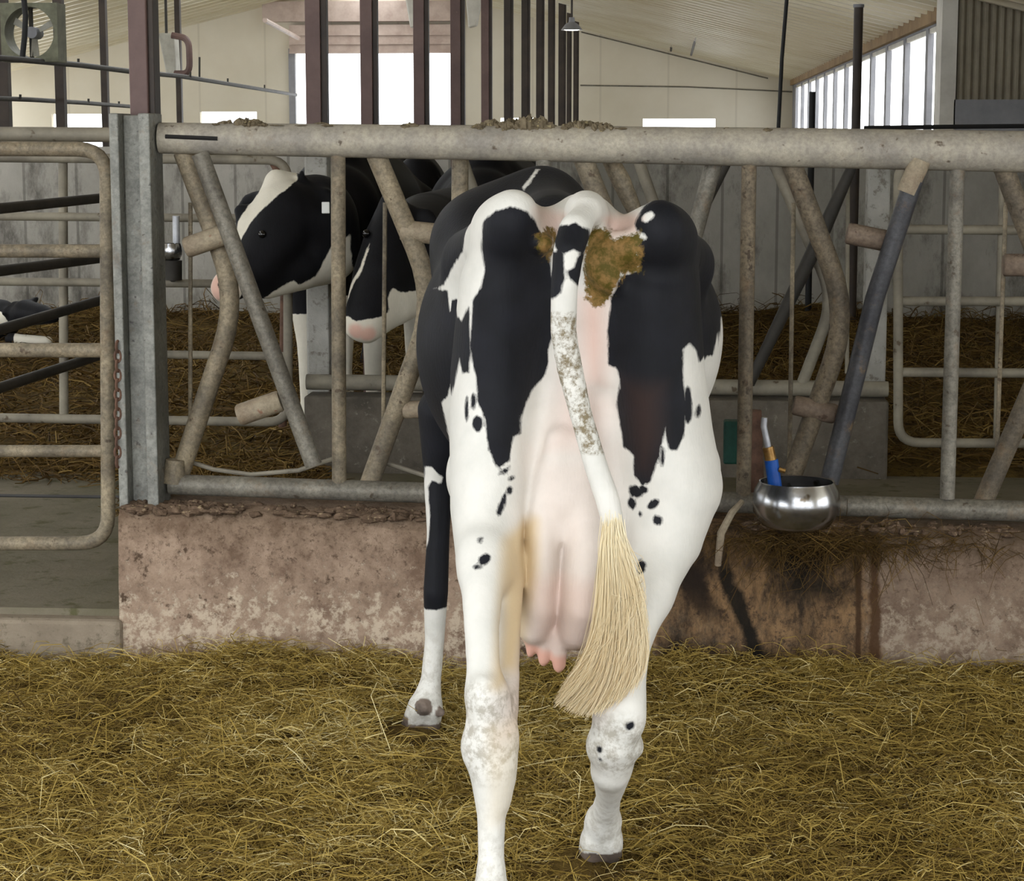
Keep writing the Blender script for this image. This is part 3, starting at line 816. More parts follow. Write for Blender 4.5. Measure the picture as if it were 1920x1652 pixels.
# white feed bin, curved brown frame
Y = 29
MBx = MB()
q = [at(296, 62, Y), at(326, 62, Y), at(330, 138, Y), at(312, 142, Y)]
MBx.add(q + [v + Vector((0, 0.3, 0)) for v in q], [(0, 1, 2, 3), (7, 6, 5, 4), (0, 4, 5, 1), (1, 5, 6, 2), (2, 6, 7, 3), (3, 7, 4, 0)])
fb = MBx.build('feed_bin', 'plank', None, False, 0.02)
tag(fb, 'white feed bin with a brown bracket hanging beside a thin post at the left', 'bin')
MB().tube(bend([at(322, 66, 28.9), at(354, 72, 28.9), at(356, 138, 28.9), at(328, 138, 28.95)], 0.15), 0.045, 8).build('bin_bracket', 'brown_paint', fb)
c9 = at(312, 64, 29.1)
MB().tube([c9, Vector((c9.x, c9.y, ceil_z(c9.x)))], 0.02, 8).build('hanger', 'far_dark', fb)

# pale chutes at the top behind the posts
for (xa, xb, xc, lab) in ((758, 792, 775, 'pale hanging chute between two posts above the doorway'), (872, 905, 884, 'pale hanging chute at the right above the doorway')):
    Y = 30
    mb = MB()
    vs = [at(xa, -14, Y), at(xb, -14, Y), at(xc + 9, 48, Y), at(xc - 6, 52, Y)]
    mb.add(vs + [v + Vector((0, 0.2, 0)) for v in vs], [(0, 1, 2, 3), (7, 6, 5, 4), (0, 4, 5, 1), (1, 5, 6, 2), (2, 6, 7, 3), (3, 7, 4, 0)])
    tag(mb.build('chute', 'white_paint', None, False, 0.02), lab, 'chute', 'pale chutes')
# beam over the doorway, roof truss bar
tag(MB().tube([at(497, 38, 33), at(560, 72, 37.6)], 0.04, 8).build('track_arm', 'door_head'), 'slanting rusty arm at the left of the raised door', 'bar')

# ------------------------------------------------------------------ water bowls
def bowl(label, c, rad, h, m='steel'):
    o = thing('water_bowl', label, 'water bowl', c)
    p = [(0.0, 0.0), (rad * 0.45, 0.0), (rad * 0.78, h * 0.10), (rad * 0.97, h * 0.36), (rad, h * 0.58), (rad * 0.95, h * 0.82), (rad * 0.86, h * 0.97), (rad * 0.85, h), (rad * 0.82, h * 0.99),
         (rad * 0.90, h * 0.78), (rad * 0.94, h * 0.56), (rad * 0.90, h * 0.38), (rad * 0.72, h * 0.16), (0.0, h * 0.08)]
    MB().lathe(c, p, 56).build('bowl', m, o)
    return o
YW = 6.0
cw = at(1492, 992, YW)
wb = bowl('stainless steel water bowl with a blue valve fixed to the curb', Vector((cw.x, YW, cw.z)), met(83, YW), met(92, YW))
pipe('valve_body', [(1446, 862), (1456, 930)], 13, YW - 0.03, 'blue', wb)
pipe('valve_ring', [(1440, 838), (1446, 866)], 11, YW - 0.03, 'brass', wb)
pipe('supply_hose', [(1433, 783), (1432, 800), (1437, 822), (1441, 842)], 6, YW - 0.03, 'hose', wb, 10)
tg = pipe('valve_tongue', [(1460, 880), (1472, 884)], 5, YW - 0.04, 'brass', wb, 8)
MB().tube([Vector((cw.x, YW, cw.z + 0.05)), Vector((cw.x, YF - 0.13, cw.z + 0.05))], 0.035, 12).build('mounting_arm', 'bar_dark', wb)
YW2 = 8.6
cw = at(322, 490, YW2)
wb2 = bowl('small stainless water bowl across the alley behind the channel post', Vector((cw.x, YW2, cw.z)), met(20, YW2), met(34, YW2))
MB().tube([at(330, 405, YW2 + 0.05), at(331, 470, YW2 + 0.05)], met(7, YW2), 10).build('supply_pipe', 'hose', wb2)
MB().tube([at(324, 488, YW2), at(324, 525, YW2)], met(18, YW2), 14).build('bowl_bracket', 'far_dark', wb2)
MB().tube([at(324, 520, YW2), at(324, 520, 8.76)], 0.02, 10).build('mounting_arm', 'far_dark', wb2)

# ------------------------------------------------------------------ bodies grown as one smooth surface
class Body:
    def __init__(self): self.p = []
    def seg(self, a, b, ra, rb, k=0.05, s=(1, 1, 1)):
        self.p.append(([(Vector(a), Vector(b), ra, rb)], k, s)); return self
    def chain(self, pts, k=0.04, s=(1, 1, 1)):
        """pts: (point, radius)"""
        self.p.append(([(Vector(a), Vector(b), ra, rb) for (a, ra), (b, rb) in zip(pts, pts[1:])], k, s))
        return self
    def ball(self, c, r, k=0.05):
        r = (r, r, r) if isinstance(r, (int, float)) else r
        m = min(r)
        self.seg(c, Vector(c) + Vector((1e-4, 0, 0)), m, m, k, (r[0] / m, r[1] / m, r[2] / m)); return self

def grow(prims, h, smooth=3):
    lo = np.array([1e9] * 3); hi = -lo
    boxes = []
    for segs, k, s in prims:
        l = np.array([1e9] * 3); u = -l
        for a, b, ra, rb in segs:
            for p, r in ((a, ra), (b, rb)):
                e = r * np.array(s)
                l = np.minimum(l, np.array(p) - e); u = np.maximum(u, np.array(p) + e)
        boxes.append((l, u)); lo = np.minimum(lo, l); hi = np.maximum(hi, u)
    lo -= 0.02 + 3 * h; hi += 0.02 + 3 * h
    n = np.ceil((hi - lo) / h).astype(int) + 1
    V = np.full(n, 0.5, np.float32)
    ax = [lo[i] + h * np.arange(n[i]) for i in range(3)]
    for (segs, k, s), (l, u) in zip(prims, boxes):
        s = np.array(s)
        m = 1.5 * k + 2 * h
        i0 = np.maximum(np.floor((l - m - lo) / h).astype(int), 0)
        i1 = np.minimum(np.ceil((u + m - lo) / h).astype(int) + 1, n)
        x = (ax[0][i0[0]:i1[0]] / s[0])[:, None, None]; y = (ax[1][i0[1]:i1[1]] / s[1])[None, :, None]; z = (ax[2][i0[2]:i1[2]] / s[2])[None, None, :]
        dist = None
        for a, b, ra, rb in segs:
            A = np.array(a) / s; D = np.array(b) / s - A; L2 = float(D @ D) + 1e-12
            t_ = np.clip(((x - A[0]) * D[0] + (y - A[1]) * D[1] + (z - A[2]) * D[2]) / L2, 0, 1)
            q = np.sqrt((x - A[0] - t_ * D[0]) ** 2 + (y - A[1] - t_ * D[1]) ** 2 + (z - A[2] - t_ * D[2]) ** 2) - (ra + t_ * (rb - ra))
            dist = q if dist is None else np.minimum(dist, q)
        dist = dist.astype(np.float32)
        sub = V[i0[0]:i1[0], i0[1]:i1[1], i0[2]:i1[2]]
        hh = np.maximum(k - np.abs(sub - dist), 0) / k
        sub[...] = np.minimum(sub, dist) - hh * hh * (k * 0.25)
    ins = V < 0
    cnt = np.zeros(n - 1, np.int8)
    for dx in (0, 1):
        for dy in (0, 1):
            for dz in (0, 1):
                cnt += ins[dx:n[0] - 1 + dx, dy:n[1] - 1 + dy, dz:n[2] - 1 + dz]
    act = (cnt > 0) & (cnt < 8)
    ijk = np.argwhere(act)
    idx = np.full(n - 1, -1, np.int32); idx[act] = np.arange(len(ijk))
    cor = [(dx, dy, dz) for dx in (0, 1) for dy in (0, 1) for dz in (0, 1)]
    vals = [V[ijk[:, 0] + c[0], ijk[:, 1] + c[1], ijk[:, 2] + c[2]] for c in cor]
    acc = np.zeros((len(ijk), 3)); num = np.zeros(len(ijk))
    for i in range(8):
        for j in range(i + 1, 8):
            d = np.array(cor[j]) - np.array(cor[i])
            if np.abs(d).sum() != 1: continue
            va, vb = vals[i], vals[j]
            m = (va < 0) != (vb < 0)
            t_ = np.where(m, va / np.where(m, va - vb, 1), 0)
            acc += (np.array(cor[i])[None] + t_[:, None] * d[None]) * m[:, None]
            num += m
    v = lo + h * (ijk + acc / num[:, None])
    F = []
    for axis in range(3):
        sl0 = [slice(None)] * 3; sl1 = [slice(None)] * 3
        sl0[axis] = slice(0, -1); sl1[axis] = slice(1, None)
        A_, B_ = ins[tuple(sl0)], ins[tuple(sl1)]
        e = np.argwhere(A_ != B_)
        o1, o2 = [(1, 2), (2, 0), (0, 1)][axis]
        e = e[(e[:, o1] > 0) & (e[:, o2] > 0) & (e[:, o1] < n[o1] - 1) & (e[:, o2] < n[o2] - 1)]
        def cell(d1, d2):
            q = e.copy(); q[:, o1] -= d1; q[:, o2] -= d2
            return idx[q[:, 0], q[:, 1], q[:, 2]]
        quad = np.stack([cell(1, 1), cell(0, 1), cell(0, 0), cell(1, 0)], 1)
        fl = ~A_[e[:, 0], e[:, 1], e[:, 2]]
        quad[fl] = quad[fl][:, ::-1]
        F.append(quad)
    F = np.concatenate(F)
    for _ in range(smooth):
        s_ = np.zeros_like(v); c_ = np.zeros(len(v))
        for i in range(4):
            a_, b_ = F[:, i], F[:, (i + 1) % 4]
            for w_ in range(3):
                s_[:, w_] += np.bincount(a_, v[b_, w_], len(v)) + np.bincount(b_, v[a_, w_], len(v))
            c_ += np.bincount(a_, minlength=len(v)) + np.bincount(b_, minlength=len(v))
        v = v * 0.45 + 0.55 * s_ / np.maximum(c_, 1)[:, None]
    return v, F

def poly_sd(P, poly):
    """signed distance (negative inside) of 2-D points to a polygon"""
    poly = np.asarray(poly, float)
    d2 = np.full(len(P), 1e9); inside = np.zeros(len(P), bool)
    for i in range(len(poly)):
        a, b = poly[i], poly[(i + 1) % len(poly)]
        e = b - a
        t_ = np.clip(((P - a) @ e) / (e @ e + 1e-12), 0, 1)
        d2 = np.minimum(d2, ((P - a - t_[:, None] * e) ** 2).sum(1))
        c_ = ((a[1] > P[:, 1]) != (b[1] > P[:, 1])) & (P[:, 0] < (b[0] - a[0]) * (P[:, 1] - a[1]) / (b[1] - a[1] + 1e-12) + a[0])
        inside ^= c_
    d = np.sqrt(d2)
    return np.where(inside, -d, d)

def plan(pts, Y):
    return [(p.x, p.z) for p in (at(q[0], q[1], q[2] if len(q) > 2 else Y) for q in pts)]

def set_attrs(o, n, **kw):
    for k in ('coat', 'pink', 'grime', 'cream', 'brown', 'dung', 'hoof', 'tint'):
        if k in kw:
            a_ = o.data.attributes.new(k, 'FLOAT', 'POINT')
            a_.data.foreach_set('value', np.asarray(kw[k], np.float32))

def sstep(x, a, b):
    q = np.clip((x - a) / (b - a), 0, 1)
    return q * q * (3 - 2 * q)

# ------------------------------------------------------------------ the cow in front
def K(px, py, Y, rpx):
    return (at(px, py, Y), met(rpx, Y))

B = Body()
# barrel, shoulders, chest
B.chain([K(1095, 640, 4.62, 165), K(1062, 665, 5.02, 252)], 0.10, (1, 1, 1.02))
B.chain([K(1062, 665, 5.02, 252), K(1015, 640, 5.5, 200)], 0.10, (1, 1, 1.05))
B.chain([K(1015, 610, 5.45, 160), K(1000, 640, 5.80, 140)], 0.10, (1, 1, 1.78))
B.seg(at(1015, 384, 5.38), at(1040, 412, 5.0), met(48, 5.38), met(36, 5.0), 0.10)
B.ball(at(1248, 612, 5.10), (met(96, 5.1), 0.30, met(128, 5.1)), 0.10)
B.ball(at(894, 610, 5.15), (met(82, 5.15), 0.34, met(128, 5.15)), 0.10)
B.ball(at(905, 452, 5.40), (met(94, 5.4), 0.24, met(92, 5.4)), 0.10)
# rump: pin bones, hook bones, sacrum
B.seg(at(963, 396, 4.34), at(884, 478, 4.80), met(39, 4.34), met(44, 4.8), 0.12)
B.seg(at(1237, 413, 4.34), at(1288, 488, 4.80), met(35, 4.34), met(46, 4.8), 0.13)
B.chain([K(985, 428, 4.42, 28), K(1026, 432, 4.44, 28), K(1078, 404, 4.48, 32)], 0.04)
B.chain([K(1120, 408, 4.44, 32), K(1158, 442, 4.44, 26), K(1205, 432, 4.42, 26)], 0.04)
B.ball(at(1100, 400, 4.36), met(34, 4.36), 0.04)
B.chain([K(1100, 394, 4.31, 26), K(1090, 408, 4.60, 30), K(1062, 428, 4.95, 34)], 0.05)
B.chain([K(1100, 560, 4.50, 110), K(1095, 500, 4.60, 60)], 0.06)
# left hind leg
S1 = (1, 1.65, 1)
B.chain([K(957, 458, 4.43, 62), K(948, 545, 4.48, 88), K(940, 700, 4.50, 96), K(926, 820, 4.45, 84), K(915, 950, 4.36, 72), K(914, 1070, 4.24, 58)], 0.09, S1)
B.chain([K(905, 1040, 4.20, 46), K(903, 1180, 4.06, 34), K(908, 1300, 3.965, 32)], 0.03)
B.chain([K(945, 1060, 4.32, 40), K(954, 1200, 4.16, 23), K(944, 1330, 4.04, 30)], 0.03)
B.chain([K(916, 1310, 3.99, 42), K(918, 1385, 3.985, 47), K(924, 1455, 3.98, 44), K(921, 1530, 3.965, 28), K(921, 1640, 3.95, 25)], 0.035, (1, 1.25, 1))
p_ = at(921, 1640, 3.95)
B.chain([(p_, met(25, 3.95)), (Vector((p_.x, 3.945, 0.11)), 0.026), (Vector((p_.x, 3.945, 0.075)), 0.034), (Vector((p_.x, 3.965, 0.045)), 0.045)], 0.02)
B.seg((p_.x - 0.028, 3.965, 0.05), (p_.x - 0.032, 3.99, 0.022), 0.036, 0.042, 0.012, (1, 1.3, 1))
B.seg((p_.x + 0.028, 3.965, 0.05), (p_.x + 0.032, 3.99, 0.022), 0.036, 0.042, 0.012, (1, 1.3, 1))
B.ball(at(884, 1402, 3.98), (met(21, 3.98), 0.03, met(36, 3.98)), 0.018)
B.ball(at(955, 1388, 3.99), (met(19, 3.98), 0.03, met(44, 3.98)), 0.018)
B.seg(at(908, 1285, 3.945), at(912, 1450, 3.945), met(19, 3.95), met(16, 3.95), 0.016)
B.seg(at(930, 1440, 3.97), at(932, 1500, 3.965), met(36, 3.97), met(24, 3.97), 0.02)
# right hind leg
B.chain([K(1234, 472, 4.43, 60), K(1222, 550, 4.48, 90), K(1226, 700, 4.50, 96), K(1242, 820, 4.50, 96), K(1262, 910, 4.50, 94), K(1246, 1005, 4.44, 74), K(1214, 1110, 4.32, 48)], 0.09, S1)
B.chain([K(1214, 1110, 4.30, 46), K(1182, 1210, 4.20, 39), K(1162, 1320, 4.13, 44)], 0.035, (1, 1.3, 1))
B.chain([K(1160, 1320, 4.13, 44), K(1153, 1390, 4.14, 48), K(1148, 1440, 4.18, 40), K(1141, 1495, 4.28, 25), K(1131, 1540, 4.38, 30)], 0.035, (1, 1.2, 1))
B.ball(at(1182, 1350, 4.10), (met(29, 4.12), 0.035, met(40, 4.12)), 0.018)
B.ball(at(1192, 1402, 4.14), met(17, 4.12), 0.02)
B.ball(at(1140, 1450, 4.17), met(30, 4.17), 0.02)
B.ball(at(1130, 1400, 4.14), met(29, 4.14), 0.03)
B.chain([K(1131, 1540, 4.38, 31), K(1127, 1575, 4.41, 36)], 0.03)
B.seg(*(at(1110, 1575, 4.40), at(1105, 1603, 4.42)), met(24, 4.4), met(23, 4.42), 0.012, (1, 1.4, 1))
B.seg(*(at(1146, 1575, 4.40), at(1147, 1598, 4.42)), met(24, 4.4), met(22, 4.42), 0.012, (1, 1.4, 1))
B.ball(at(1284, 880, 4.74), (met(68, 4.74), 0.09, met(80, 4.74)), 0.08)
B.ball(at(882, 890, 4.74), (met(46, 4.74), 0.12, met(70, 4.74)), 0.08)
# udder with teats and the folds of skin above it
SU = (1, 2.1, 1)
B.chain([K(1085, 690, 4.47, 40), K(1072, 820, 4.45, 62), K(1065, 920, 4.44, 70)], 0.05, (1, 1.8, 1))
B.chain([K(1044, 770, 4.48, 24), K(1026, 880, 4.42, 36), K(1020, 1000, 4.38, 40), K(1013, 1130, 4.37, 43), K(1006, 1172, 4.37, 37)], 0.007, SU)
B.chain([K(1088, 770, 4.49, 26), K(1100, 880, 4.43, 44), K(1103, 1020, 4.38, 49), K(1095, 1130, 4.36, 51), K(1084, 1176, 4.36, 42)], 0.007, SU)
B.chain([K(1146, 800, 4.50, 46), K(1162, 930, 4.49, 50), K(1158, 1040, 4.46, 36)], 0.05, (1, 1.5, 1))
for q0, q1, w0, w1 in (((1046, 820), (1008, 1000), 13, 10), ((1050, 830), (1052, 1000), 10, 9), ((1092, 830), (1085, 1010), 12, 9)):
    B.seg(at(q0[0], q0[1], 4.335), at(q1[0], q1[1], 4.325), met(w0, 4.33), met(w1, 4.33), 0.03)
TE = [((998, 1195), (994, 1226), 14, 10), ((1022, 1195), (1019, 1240), 16, 12), ((1048, 1195), (1048, 1250), 18, 14)]
for q0, q1, w0, w1 in TE:
    B.seg(at(q0[0], q0[1], 4.33), at(q1[0], q1[1], 4.33), met(w0, 4.33), met(w1, 4.33), 0.006)
# under the tail
B.chain([K(1112, 470, 4.38, 26), K(1114, 580, 4.385, 24), K(1112, 690, 4.40, 22)], 0.04)
# tail
TAIL = [K(1100, 396, 4.30, 22), K(1078, 430, 4.225, 31), K(1066, 470, 4.195, 30), K(1058, 540, 4.18, 26), K(1056, 620, 4.185, 25), K(1068, 690, 4.195, 25), K(1090, 780, 4.19, 22), K(1116, 870, 4.18, 23), K(1140, 940, 4.17, 24), K(1164, 1050, 4.16, 19), K(1162, 1120, 4.15, 13)]
B.chain(TAIL, 0.014)
# left fore leg, right fore leg hidden behind the hind leg
B.chain([K(850, 780, 5.52, 70), K(822, 900, 5.50, 28), K(822, 1000, 5.47, 22), K(817, 1110, 5.45, 24), K(815, 1200, 5.47, 19), K(808, 1275, 5.47, 20), K(800, 1318, 5.46, 30)], 0.04, (1, 1.3, 1))
B.seg(*(at(786, 1325, 5.45), at(772, 1362, 5.47)), met(23, 5.45), met(22, 5.47), 0.012, (1, 1.5, 1))
B.seg(*(at(810, 1330, 5.45), at(808, 1362, 5.47)), met(21, 5.45), met(19, 5.47), 0.012, (1, 1.5, 1))
DEW = [(at(794, 1326, 5.405), 0.021), (at(827, 1336, 5.415), 0.014)]
for q, r_ in DEW: B.ball(q, r_, 0.008)
B.chain([K(1120, 800, 5.58, 70), K(1150, 960, 5.56, 32), K(1152, 1090, 5.56, 24), K(1152, 1210, 5.57, 19), K(1150, 1290, 5.57, 28), K(1148, 1330, 5.58, 34)], 0.04, (1, 1.2, 1))
# neck through the headlock, head lowered beyond it
B.chain([K(985, 600, 5.75, 130), K(942, 640, 6.12, 60)], 0.08, (1, 1, 1.5))
B.chain([K(942, 640, 6.12, 60), K(940, 660, 6.35, 54), K(940, 690, 6.65, 58)], 0.05, (1, 1, 1.4))
B.chain([K(940, 690, 6.68, 58), K(940, 790, 6.92, 46), K(940, 860, 7.05, 34)], 0.05)
B.seg(at(902, 690, 6.62), at(852, 700, 6.60), met(16, 6.6), met(20, 6.6), 0.02, (1, 0.6, 1))
B.seg(at(978, 690, 6.62), at(1037, 700, 6.60), met(16, 6.6), met(20, 6.6), 0.02, (1, 0.6, 1))
# muck plastered beside the tail stands a little proud
for (px, py, r_) in ((1150, 470, 30), (1120, 500, 26), (1180, 470, 22), (1140, 530, 22), (1020, 462, 16)):
    p_ = at(px, py, 4.27)
    B.ball((p_.x, 4.335, p_.z), (met(r_, 4.3), 0.03, met(r_, 4.3)), 0.03)

CV, CF = grow(B.p, 0.0064, 6)
cow = link_mesh('cow', CV, CF, 'hide')
cow['label'] = 'big black and white dairy cow standing with its rear and udder to us'
cow['category'] = 'cow'
X, Y, Z = CV[:, 0], CV[:, 1], CV[:, 2]
XZ = CV[:, [0, 2]]
tl = np.full(len(CV), 1e9)
for (a, ra), (b, rb) in zip(TAIL, TAIL[1:]):
    a_, b_ = np.array(a), np.array(b); e = b_ - a_
    t_ = np.clip(((CV - a_) @ e) / (e @ e), 0, 1)
    tl = np.minimum(tl, np.linalg.norm(CV - a_ - t_[:, None] * e, axis=1) - (ra + t_ * (rb - ra)))
is_tail = (tl < 0.010) & (Y < 4.27)
coat = np.full(len(CV), 0.12)
def black(pts, dep, y0=3.5, y1=4.92, tail=False):
    global coat
    sd = poly_sd(XZ, plan(pts, dep))
    m = (Y > y0) & (Y < y1) & (is_tail if tail else ~is_tail)
    coat = np.where(m, np.minimum(coat, sd), coat)
def white(pts, dep, y0=3.5, y1=9, tail=False):
    global coat
    sd = -poly_sd(XZ, plan(pts, dep))
    m = (Y > y0) & (Y < y1) & (is_tail if tail else ~is_tail)
    coat = np.where(m, np.maximum(coat, sd), coat)
def oval(cx, cy, rx, ry, tilt=0, n=12):
    q = math.radians(tilt)
    return [(cx + rx * math.cos(w) * math.cos(q) - ry * math.sin(w) * math.sin(q), cy + rx * math.cos(w) * math.sin(q) + ry * math.sin(w) * math.cos(q)) for w in np.linspace(0, 2 * math.pi, n, endpoint=False)]
# forebody black down to the white belly and the lower forelegs
zmin = np.where(Y > 5.28, 0.305, 0.70)
coat = np.minimum(coat, np.maximum(np.where(Z > 1.22, 4.86, 4.94) - Y, zmin - Z))
black([(958, 386), (992, 395), (1009, 425), (1022, 450), (1030, 500), (1036, 560), (1034, 634), (1024, 660), (1026, 682), (1020, 707), (995, 737), (976, 781), (976, 815), (965, 818), (958, 862), (939, 870), (917, 837), (913, 785), (897, 752), (893, 708), (882, 652), (882, 600), (884, 564), (902, 538), (908, 504), (900, 468), (906, 416), (930, 395)], 4.33)
black([(1198, 438), (1192, 418), (1200, 398), (1209, 383), (1238, 362), (1300, 400), (1420, 440), (1420, 560), (1352, 596), (1345, 640), (1338, 671), (1312, 682), (1305, 660), (1294, 641), (1281, 652), (1281, 707), (1287, 763), (1282, 815), (1268, 837), (1253, 837), (1247, 789), (1242, 829), (1231, 859), (1220, 896), (1205, 907), (1188, 888), (1190, 851), (1168, 837), (1164, 800), (1157, 755), (1163, 708), (1157, 689), (1142, 682), (1140, 615), (1146, 560), (1161, 519), (1198, 504)], 4.38)
white(oval(1214, 408, 13, 8, -35), 4.30, 3.5, 4.5)
white(oval(1202, 442, 12, 7, 30), 4.30, 3.5, 4.5)
white(oval(1245, 850, 9, 28, 5), 4.35, 3.5, 4.7)
black(oval(1243, 852, 5, 20, 5), 4.35)
# left flank
black([(780, 545), (846, 537), (848, 570), (857, 592), (868, 600), (886, 568), (888, 640), (886, 692), (873, 694), (866, 668), (860, 690), (853, 720), (846, 740), (836, 716), (818, 660), (790, 640)], 4.42, 4.2, 4.76)
black([(760, 300), (925, 366), (903, 408), (893, 433), (880, 465), (860, 490), (845, 515), (833, 534), (760, 570)], 4.80, 4.60, 5.3)
white([(893, 433), (880, 465), (860, 490), (845, 515), (833, 534), (850, 560), (880, 560), (905, 500)], 4.78, 4.5, 4.95)
black([(770, 545), (846, 540), (850, 580), (862, 625), (862, 680), (845, 735), (829, 752), (836, 800), (838, 870), (770, 900)], 4.85, 4.72, 5.3)
black([(1280, 430), (1420, 440), (1420, 560), (1353, 598), (1346, 640), (1338, 671), (1326, 668), (1312, 684), (1305, 660), (1296, 668), (1294, 641), (1281, 620)], 4.85, 4.55, 5.4)
white([(1296, 700), (1304, 668), (1312, 690), (1326, 674), (1338, 677), (1347, 644), (1354, 600), (1440, 590), (1440, 900), (1270, 920), (1280, 760)], 4.95, 4.55, 5.5)
for q in (oval(1290, 765, 8, 36), oval(1310, 781, 5, 12), oval(1192, 932, 13, 13, 20), oval(1184, 956, 9, 12), oval(1225, 950, 14, 7, -40), oval(1205, 925, 11, 8), oval(1232, 979, 9, 10), oval(1203, 1058, 9, 11, 30), oval(1199, 972, 5, 5),
          oval(945, 937, 6, 20, 15), oval(957, 916, 5, 6), oval(912, 990, 6, 6), oval(921, 1019, 12, 8, -20), oval(909, 1031, 9, 4), oval(948, 880, 12, 5, -30), oval(960, 895, 6, 4), oval(872, 770, 4, 24), oval(866, 690, 7, 12), oval(886, 755, 5, 16), oval(895, 795, 8, 14),
          oval(1184, 1303, 8, 9, 30), oval(1131, 1352, 6, 6), oval(1131, 1372, 4, 4), oval(885, 1222, 5, 10, -20), oval(890, 1195, 3, 8)):
    black(q, 4.30, 3.5, 4.75)
# left foreleg streak of white and its white top
white([(797, 874), (812, 872), (832, 892), (828, 905), (812, 896), (804, 910), (808, 960), (806, 1010), (797, 1030), (790, 990)], 5.48, 5.2, 5.8)
white([(980, 352), (995, 330), (1002, 318), (1008, 318), (1000, 334), (986, 356)], 5.3, 5.0, 5.7)
# tail: black bulb, mottled upper half
black([(1036, 440), (1050, 424), (1078, 418), (1104, 432), (1106, 456), (1095, 478), (1080, 470), (1062, 472), (1050, 470), (1040, 466)], 4.19, tail=True)
black([(1020, 470), (1056, 470), (1060, 490), (1060, 520), (1052, 548), (1040, 556), (1020, 566)], 4.19, tail=True)
black([(1082, 480), (1100, 470), (1100, 540), (1082, 534), (1070, 520), (1064, 506), (1076, 500)], 4.19, tail=True)
grime = np.zeros(len(CV))
grime = np.where(is_tail & (Z < at(1055, 585, 4.19).z) & (Z > at(1110, 850, 4.19).z), 1.0, grime)
for cx_, cy_, rr, dp in ((912, 1370, 0.13, 3.96), (1160, 1390, 0.10, 4.12), (905, 1330, 0.08, 3.96)):
    c0 = np.array(at(cx_, cy_, dp))
    grime = np.maximum(grime, 0.55 * (1 - sstep(np.linalg.norm((CV - c0) * [1, 0.6, 1], axis=1), rr * 0.5, rr)))
grime = np.maximum(grime, 0.35 * (1 - sstep(Z, 0.05, 0.35)))
pink = np.zeros(len(CV))
body = ~is_tail & (Y < 4.75)
for pts, dp, amt in (([(1086, 560), (1136, 555), (1140, 640), (1132, 720), (1100, 720), (1088, 650)], 4.38, 0.75),
                     ([(1050, 690), (1120, 700), (1150, 760), (1140, 850), (1010, 850), (1030, 760)], 4.38, 0.36),
                     ([(985, 840), (1160, 840), (1160, 1190), (1120, 1225), (980, 1215), (975, 1100)], 4.30, 0.22),
                     ([(980, 1060), (1150, 1060), (1160, 1220), (1120, 1290), (970, 1290)], 4.30, 0.42)):
    sd = poly_sd(XZ, plan(pts, dp))
    pink = np.maximum(pink, np.where(body, amt * (1 - sstep(sd, -0.06, 0.05)), 0))
for q0, q1, w0, w1 in TE:
    c0 = np.array(at(q1[0], q1[1], 4.33))
    pink = np.maximum(pink, np.where(body, 1 - sstep(np.linalg.norm(CV - c0, axis=1), 0.02, 0.05), 0))
sdp = poly_sd(XZ, plan([(1010, 392), (1060, 405), (1040, 440), (1020, 425)], 4.4))
pink = np.maximum(pink, np.where(body, 0.4 * (1 - sstep(sdp, -0.01, 0.02)), 0))
sdp = poly_sd(XZ, plan([(1140, 410), (1200, 405), (1190, 430), (1150, 440)], 4.4))
pink = np.maximum(pink, np.where(body, 0.5 * (1 - sstep(sdp, -0.01, 0.02)), 0))
dung = np.full(len(CV), 0.3)
for pts in ([(1100, 452), (1112, 428), (1135, 425), (1150, 448), (1178, 442), (1202, 434), (1204, 480), (1198, 512), (1166, 516), (1152, 548), (1132, 572), (1112, 578), (1098, 560), (1092, 500)],
            [(1004, 440), (1024, 428), (1040, 436), (1040, 470), (1024, 494), (1010, 470)]):
    dung = np.where(~is_tail & (Y < 4.6), np.minimum(dung, poly_sd(XZ, plan(pts, 4.33))), dung)
cream = np.where(is_tail, sstep(-Z, -at(1150, 960, 4.17).z, -at(1145, 1060, 4.17).z) * 0.9, 0)
sd = poly_sd(XZ, plan([(960, 1000), (1000, 980), (1000, 1060), (975, 1200), (960, 1200)], 4.3))
cream = np.maximum(cream, np.where(body, 0.75 * (1 - sstep(sd, -0.01, 0.03)), 0))
sd = poly_sd(XZ, plan([(930, 1350), (975, 1350), (965, 1520), (930, 1520)], 4.0))
cream = np.maximum(cream, np.where(body, 0.25 * (1 - sstep(sd, -0.01, 0.03)), 0))
sd = poly_sd(XZ, plan([(1150, 690), (1262, 700), (1260, 820), (1225, 905), (1180, 890), (1160, 800)], 4.38))
brown = np.where(body, 0.8 * (1 - sstep(sd, -0.06, 0.01)), 0)
hoof = np.zeros(len(CV))
hoof = np.where((Y < 4.2) & (Z < 0.075), 1, hoof)
hoof = np.where((Y > 4.25) & (Y < 4.75) & (Z < at(1127, 1590, 4.41).z), 1, hoof)
zf = at(780, 1352, 5.46).z
hoof = np.where((Y > 5.2) & (Z < zf), 1, hoof)
hoof = np.where((Y > 5.2) & (Z < zf + 0.02) & (X < at(768, 1340, 5.46).x), 1, hoof)
for q, r_ in DEW: hoof = np.where(np.linalg.norm(CV - np.array(q), axis=1) < r_ + 0.003, 1, hoof)
set_attrs(cow, len(CV), coat=coat, pink=pink, grime=grime, cream=cream, brown=brown, dung=dung, hoof=hoof)

